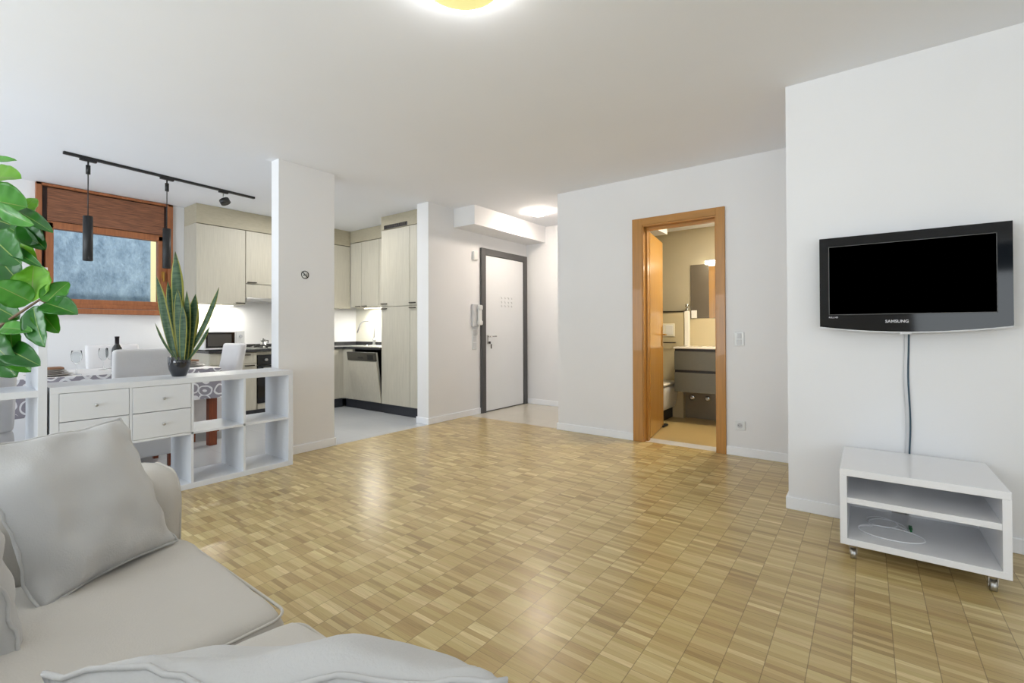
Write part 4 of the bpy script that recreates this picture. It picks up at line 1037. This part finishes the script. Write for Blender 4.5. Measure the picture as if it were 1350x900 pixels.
for i in range(n_):
    xa = tx0+(tx1-tx0)*i/n_; xb = tx0+(tx1-tx0)*(i+1)/n_
    lip.prism([(xa, vy-0.004, tz0-belly(xa)), (xb, vy-0.004, tz0-belly(xb)), (xb, vy-0.004, tz0-belly(xb)-0.006), (xa, vy-0.004, tz0-belly(xa)-0.006)], (0, 0.035, 0))
part(tv, 'lower_lip', lip, 'plasticgrey', label='clear grey lower edge')
part(tv, 'sensor_tab', MB().box((0.140, vy-0.006, tz0-0.042), (0.185, vy+0.03, tz0-0.028), 0.002), 'plasticgrey')
def text(root, name, s, size, origin, m, parent=None):
    cu = bpy.data.curves.new(name, 'FONT'); cu.body = s; cu.size = size; cu.extrude = 0.0003; cu.align_x = 'CENTER'; cu.align_y = 'CENTER'; cu.offset = size*0.02
    ob = bpy.data.objects.new(name, cu); COL.objects.link(ob)
    dg = bpy.context.evaluated_depsgraph_get(); me = bpy.data.meshes.new_from_object(ob.evaluated_get(dg))
    bpy.data.objects.remove(ob)
    R_ = Matrix.Translation(origin) @ Matrix.Rotation(PI/2, 4, 'X')
    me.transform(rootmtx(root).inverted() @ R_); me.materials.append(M[m])
    o = bpy.data.objects.new(name, me); COL.objects.link(o); o.parent = parent or root; return o
text(tv, 'brand_lettering', 'SAMSUNG', 0.021, (0.128, vy-0.001, 1.130), 'silver', bz_)
text(tv, 'small_lettering', 'FULL HD', 0.011, (-0.148, vy-0.001, 1.155), 'silver', bz_)
def cable(x, m, name, lab, r, wob):
    pts = [(x+wob*math.sin(k*0.55+x*9)*(0.3+0.7*math.sin(k/24*PI)), 3.306+0.004*math.sin(k*0.4), 1.110-(1.110-0.006)*k/24) for k in range(25)]
    single(name, MB().tube(pts, r, 8), m, lab, 'cable', 'cables hanging below the television')
cable(0.180, 'cableb', 'power_cable', 'dark blue cable hanging from television to cart', 0.004, 0.004)
cable(0.160, 'plasticgrey', 'antenna_cable', 'thin pale cable hanging beside the dark television cable', 0.0028, 0.005)

# ------------------------------------------------------------------ TV cart
ct = thing('tv_cart', 'low white rolling television bench with open shelves', 'tv bench', (0.2, 3.02, 0))
qx0, qx1, qy0, qy1, qz0, qz1 = -0.108, 0.463, 2.73, 3.255, 0.075, 0.430
part(ct, 'top', MB().box((qx0, qy0, qz1-0.032), (qx1, qy1, qz1), 0.002), 'whitegloss')
part(ct, 'bottom', MB().box((qx0, qy0, qz0), (qx1, qy1, qz0+0.030), 0.002), 'whitegloss')
part(ct, 'side_panel', MB().box((qx0, qy0, qz0+0.030), (qx0+0.028, qy1, qz1-0.032), 0.001), 'whitegloss')
part(ct, 'side_panel', MB().box((qx1-0.028, qy0, qz0+0.030), (qx1, qy1, qz1-0.032), 0.001), 'whitegloss')
part(ct, 'middle_shelf', MB().box((qx0+0.028, qy0+0.005, qz0+0.195), (qx1-0.028, qy1-0.01, qz0+0.222), 0.001), 'whitegloss')
part(ct, 'back_panel', MB().box((qx0+0.028, qy1-0.012, qz0+0.03), (0.10, qy1-0.002, qz1-0.032)).box((0.17, qy1-0.012, qz0+0.03), (qx1-0.028, qy1-0.002, qz1-0.032)), 'whitegloss')
for x in (qx0+0.05, qx1-0.05):
    for y in (qy0+0.05, qy1-0.05):
        c_ = part(ct, 'caster', MB().cyl((x, y, 0.062), (x, y, qz0), 0.016).box((x-0.016, y-0.012, 0.022), (x-0.012, y+0.014, 0.066), 0.001).box((x+0.012, y-0.012, 0.022), (x+0.016, y+0.014, 0.066), 0.001).box((x-0.016, y-0.012, 0.060), (x+0.016, y+0.014, 0.066), 0.001), 'chrome')
        part(ct, 'wheel', MB().cyl((x-0.011, y, 0.0235), (x+0.011, y, 0.0235), 0.0235, n=24), 'steel', parent=c_)
wz = qz0+0.0335
def loop(cx, cy, rx, ry, rot, n=40, a0=0, a1=2*PI):
    return [(cx+rx*math.cos(a0+(a1-a0)*k/n)*math.cos(rot)-ry*math.sin(a0+(a1-a0)*k/n)*math.sin(rot), cy+rx*math.cos(a0+(a1-a0)*k/n)*math.sin(rot)+ry*math.sin(a0+(a1-a0)*k/n)*math.cos(rot), wz+0.003*(k/n)) for k in range(n+1)]
wp = loop(0.055, 3.05, 0.062, 0.075, 0.1, a1=2*PI*0.95)+loop(0.075, 3.01, 0.075, 0.09, 0.0, a0=2*PI*0.98, a1=2*PI*1.6)+loop(0.085, 2.90, 0.125, 0.085, -0.05, a0=2*PI*0.45, a1=2*PI*1.50)
single('coiled_cable', MB().tube(wp, 0.0028, 6), 'cablew', 'thin white cable coiled on bottom of the rolling bench', 'cable')
single('cable_plug', MB().box((0.158, 3.02, wz-0.003), (0.172, 3.06, wz+0.008), 0.002).box((0.161, 2.99, wz-0.002), (0.169, 3.02, wz+0.005), 0.001), 'green', 'small green plug lying on bottom of the rolling bench', 'plug')

# ------------------------------------------------------------------ sofa
SZ = 0.465
sf = thing('sofa', 'off white slipcovered sofa in the foreground', 'sofa', (-0.8, 0.05, 0))
part(sf, 'base', MB().rbox((-1.72, -0.50, 0.03), (0.16, 0.54, 0.33), 0.03, 14, wr=0.004), 'fabric')
part(sf, 'backrest', MB().rbox((-1.98, -0.62, 0.03), (0.42, -0.36, 0.72), 0.07, 14, wr=0.006), 'fabric')
def armf(q, u):
    if q.z > 0.45: q.x += 0.0
    return q
def armmesh(x0, x1, y0, y1, z0, z1, r):
    P = [(x1, z0), (x1, (z0+z1-r)/2)]
    for (cxx, czz, a0) in ((x1-r, z1-r, 0), (x0+r, z1-r, PI/2)):
        for k in range(9): P.append((cxx+r*math.cos(a0+k*PI/16), czz+r*math.sin(a0+k*PI/16)))
    P += [(x0, (z0+z1-r)/2), (x0, z0)]
    c_ = Vector(((x0+x1)/2, (z0+z1)/2))
    def fn(u, v):
        i = min(len(P)-1, int(round(u*(len(P)-1)))); q = Vector(P[i])
        e = 0.012*(max(0, (v-0.93)/0.07)**2) + 0.012*(max(0, (0.07-v)/0.07)**2)
        q = q + (c_-q).normalized()*e
        w = noise.noise(Vector((q.x*3, (y0+(y1-y0)*v)*5, q.y*3)))*0.008
        q = q + (q-c_).normalized()*w
        return Vector((q.x, y0+(y1-y0)*v, q.y))
    mb = MB().grid(fn, len(P)-1, 26)
    for v, yy in ((0, y0), (1, y1)):
        mb.bm.faces.new([mb.bm.verts.new(fn(i/(len(P)-1), v)) for i in range(len(P))])
    bmesh.ops.remove_doubles(mb.bm, verts=mb.bm.verts[:], dist=0.0003)
    bmesh.ops.recalc_face_normals(mb.bm, faces=mb.bm.faces[:])
    return mb
arm = part(sf, 'armrest', armmesh(-2.00, -1.715, -0.45, 0.56, 0.02, 0.655, 0.085), 'fabric')
def outline(x0, x1, z0, z1, y, r):
    P = []
    for (cxx, czz, a0) in ((x1-r, z1-r, 0), (x0+r, z1-r, PI/2)):
        for k in range(9): P.append((cxx+r*math.cos(a0+k*PI/16), y, czz+r*math.sin(a0+k*PI/16)))
    return [(x1, y, z0)]+P+[(x0, y, z0)]
part(sf, 'piping', MB().tube(outline(-1.991, -1.724, 0.03, 0.647, 0.556, 0.080), 0.0045, 6), 'fabric', parent=arm)
part(sf, 'armrest', armmesh(0.15, 0.42, -0.45, 0.50, 0.02, 0.60, 0.08), 'fabric')
def seat(x0, x1, y1, seed, dz=0.0):
    c = part(sf, 'seat_cushion', MB().rbox((x0, -0.34, 0.325), (x1, y1, SZ-0.012+dz), 0.055, 18, crown=0.034, wr=0.015, seed=seed), 'fabric')
    r = 0.055; z = SZ-0.028+dz+0.004
    P = []
    for (cxx, cyy, a0) in ((x1-r, y1-r, 0), (x0+r, y1-r, PI/2), (x0+r, -0.34+r, PI), (x1-r, -0.34+r, 3*PI/2)):
        for k in range(7): P.append((cxx+(0.042)*math.cos(a0+k*PI/12), cyy+(0.042)*math.sin(a0+k*PI/12), z))
    part(sf, 'piping', MB().tube(P, 0.0035, 6, closed=True), 'fabric', parent=c)
seat(-1.712, -1.055, 0.575, 1.0)
seat(-1.045, -0.43, 0.575, 4.0)
seat(-0.42, 0.145, 0.575, 7.0)
for i, x in enumerate((-1.70, -1.06, -0.42)):
    c = part(sf, 'back_cushion', MB().rbox((x, -0.40, SZ-0.01), (x+0.62, -0.13, 0.80), 0.09, 14, wr=0.012, seed=10+i, fn=lambda q, u: Vector((q.x, q.y-(q.z-0.45)*0.15, q.z))), 'fabric')
for (x, y) in ((-1.93, 0.48), (-1.93, -0.52), (0.34, 0.44), (0.34, -0.52)):
    part(sf, 'foot', MB().cyl((x, y, 0), (x, y, 0.04), 0.025), 'legwood')

def pillow(name, c, ax, ay, hw, hh, th, label, seed=0, pinch=0.07, sag=0.0, pipe=True, puff=0.5):
    c = Vector(c); ax = Vector(ax).normalized(); ay = Vector(ay); ay = (ay-ax*ay.dot(ax)).normalized(); az = ax.cross(ay)
    t = thing(name, label, 'pillow', c, 0, 'off white sofa pillows')
    n = 36
    def S(u, v, sgn):
        k = 1-pinch*(1-v*v)*u*u; l = 1-pinch*(1-u*u)*v*v
        x = hw*u*k; y = hh*v*l
        e = max(0.0, (1-u**2)*(1-v**2))
        z = th*0.5*(e**puff)
        # creases running from the seams and corners
        q = Vector((x*5+seed, y*5, sgn*2.0))
        ed = (1-e)
        cr = noise.noise(q)*0.012 + noise.noise(Vector((x*16+seed, y*16, sgn)))*0.006*ed + noise.noise(Vector((x*3, y*14+seed, sgn)))*0.006
        z += cr*min(1, e*3)
        sg = Vector((0, 0, -sag*(u*u)))
        wv = noise.noise(Vector((u*2.2+seed, v*2.2, 9)))*0.03*max(abs(u), abs(v)) + noise.noise(Vector((u*6+seed, v*6, 4)))*0.010*max(abs(u), abs(v))**4
        return c + ax*x + ay*y + az*(sgn*z+wv) + sg
    mb = MB()
    mb.grid(lambda a, b: S(2*a-1, 2*b-1, 1), n, n)
    mb.grid(lambda a, b: S(1-2*a, 2*b-1, -1), n, n)
    bmesh.ops.remove_doubles(mb.bm, verts=mb.bm.verts[:], dist=0.0004)
    b = part(t, 'cover', mb, 'pillowfab')
    if pipe:
        P = [S(-1+2*k/24, -1, 1) for k in range(24)]+[S(1, -1+2*k/24, 1) for k in range(24)]+[S(1-2*k/24, 1, 1) for k in range(24)]+[S(-1, 1-2*k/24, 1) for k in range(24)]
        part(t, 'piping', MB().tube(P, 0.0035, 6, closed=True), 'pillowfab', parent=b)
    return t
# large pillow leaning against the arm
pc = [at(165, 556, 1.42), at(220, 712, 1.36), at(38, 812, 1.02), at(-15, 585, 1.10)]
ctr = sum(pc, Vector())/4
axv = ((pc[1]-pc[2])+(pc[0]-pc[3])).normalized(); ayv = ((pc[0]-pc[1])+(pc[3]-pc[2])).normalized()
pillow('throw_pillow', ctr, axv, ayv, ((pc[1]-pc[2]).length+(pc[0]-pc[3]).length)/4*1.04, ((pc[0]-pc[1]).length+(pc[3]-pc[2]).length)/4*1.04, 0.15, 'large square off white pillow leaning upright against sofa arm', 3)
# foreground pillow
A_ = Vector((-0.72, 0.115, 0.705)); B_ = Vector((-0.345, 0.412, 0.700))
axd = (B_-A_).normalized(); aw = Vector((-0.62*0.70, 0.78*0.70, -0.71)).normalized()
hw_ = (B_-A_).length/2+0.02; hh_ = 0.13
pillow('throw_pillow', (A_+B_)/2+aw*hh_, axd, aw, hw_, hh_, 0.12, 'off white pillow with wavy piped seam nearest the camera', 8)
# pillow at far left edge
pillow('throw_pillow', (-1.43, 0.0, 0.63), (0.78, 0.62, 0.0), (0.05, -0.15, 0.98), 0.22, 0.17, 0.16, 'off white pillow cut off by left photo edge', 14)

# ------------------------------------------------------------------ lights
def area(name, loc, rot, sx, sy, power, color=(1, 1, 1), shape='RECTANGLE', spread=None):
    l = bpy.data.lights.new(name, 'AREA'); l.shape = shape; l.size = sx; l.size_y = sy; l.energy = power; l.color = color
    if spread: l.spread = spread
    o = bpy.data.objects.new(name, l); COL.objects.link(o); o.location = loc; o.rotation_euler = rot; return o
def point(name, loc, power, color, r=0.05):
    l = bpy.data.lights.new(name, 'POINT'); l.energy = power; l.color = color; l.shadow_soft_size = r
    o = bpy.data.objects.new(name, l); COL.objects.link(o); o.location = loc; return o
W_ = bpy.data.worlds.new('world'); scn.world = W_; W_.use_nodes = True
bg = W_.node_tree.nodes['Background']
sky = W_.node_tree.nodes.new('ShaderNodeTexSky'); sky.sky_type = 'HOSEK_WILKIE'; sky.turbidity = 3; sky.sun_direction = Vector((0.4, -0.5, 0.75)).normalized()
W_.node_tree.links.new(sky.outputs[0], bg.inputs[0]); bg.inputs[1].default_value = 1.2
DAY = (0.88, 0.95, 1.0)
# daylight entering through the glazed openings behind the camera and on the right, plus an added dining fill
area('daylight_back_window', (1.475, YB-0.05, 1.15), (R(132), 0, 0), 1.8, 2.1, 58, DAY)
area('daylight_back_window', (-2.1, YB-0.05, 1.15), (R(132), 0, 0), 2.1, 2.1, 135, DAY)
area('dining_fill_light', (-5.25, YB-0.05, 1.35), (R(112), 0, 0), 1.5, 1.7, 75, DAY)  # added light at an unseen opening, brightens dining area and kitchen
area('daylight_side_window', (XE-0.02, -0.35, 1.3), (0, R(68), 0), 1.7, 2.4, 22, DAY)
area('kitchen_ceiling_light', (-5.3, 3.08, ZC-0.03), (0, 0, 0), 0.5, 0.5, 20, (1.0, 0.98, 0.95))
area('sky_over_light_well', (-7.5, 1.5, 4.6), (0, 0, 0), 1.0, 5.0, 210, (0.80, 0.90, 1.0))
area('bath_fill_light', (-1.0, 5.1, 2.32), (0, 0, 0), 0.3, 0.3, 30, (1.0, 0.88, 0.66))  # unseen lamp added out of view to brighten the bathroom
area('led_light_left', (XW+0.115, 2.43, 1.40), (0, 0, 0), 0.03, 0.46, 11.0, (1.0, 0.96, 0.86))
area('led_light_sink', (-5.63, 4.395, 1.415), (0, 0, 0), 0.95, 0.03, 24.0, (1.0, 0.96, 0.86))
sl_ = bpy.data.lights.new('sun', 'SUN'); sl_.energy = 3.0; sl_.angle = R(2)
so_ = bpy.data.objects.new('sun', sl_); COL.objects.link(so_)
so_.rotation_euler = Vector((0.75, 0.15, 0.65)).to_track_quat('Z', 'Y').to_euler()
scn.cycles.max_bounces = 8
scn.cycles.diffuse_bounces = 5
scn.cycles.glossy_bounces = 4
scn.cycles.transparent_max_bounces = 8
scn.cycles.use_denoising = True
scn.cycles.sample_clamp_indirect = 6
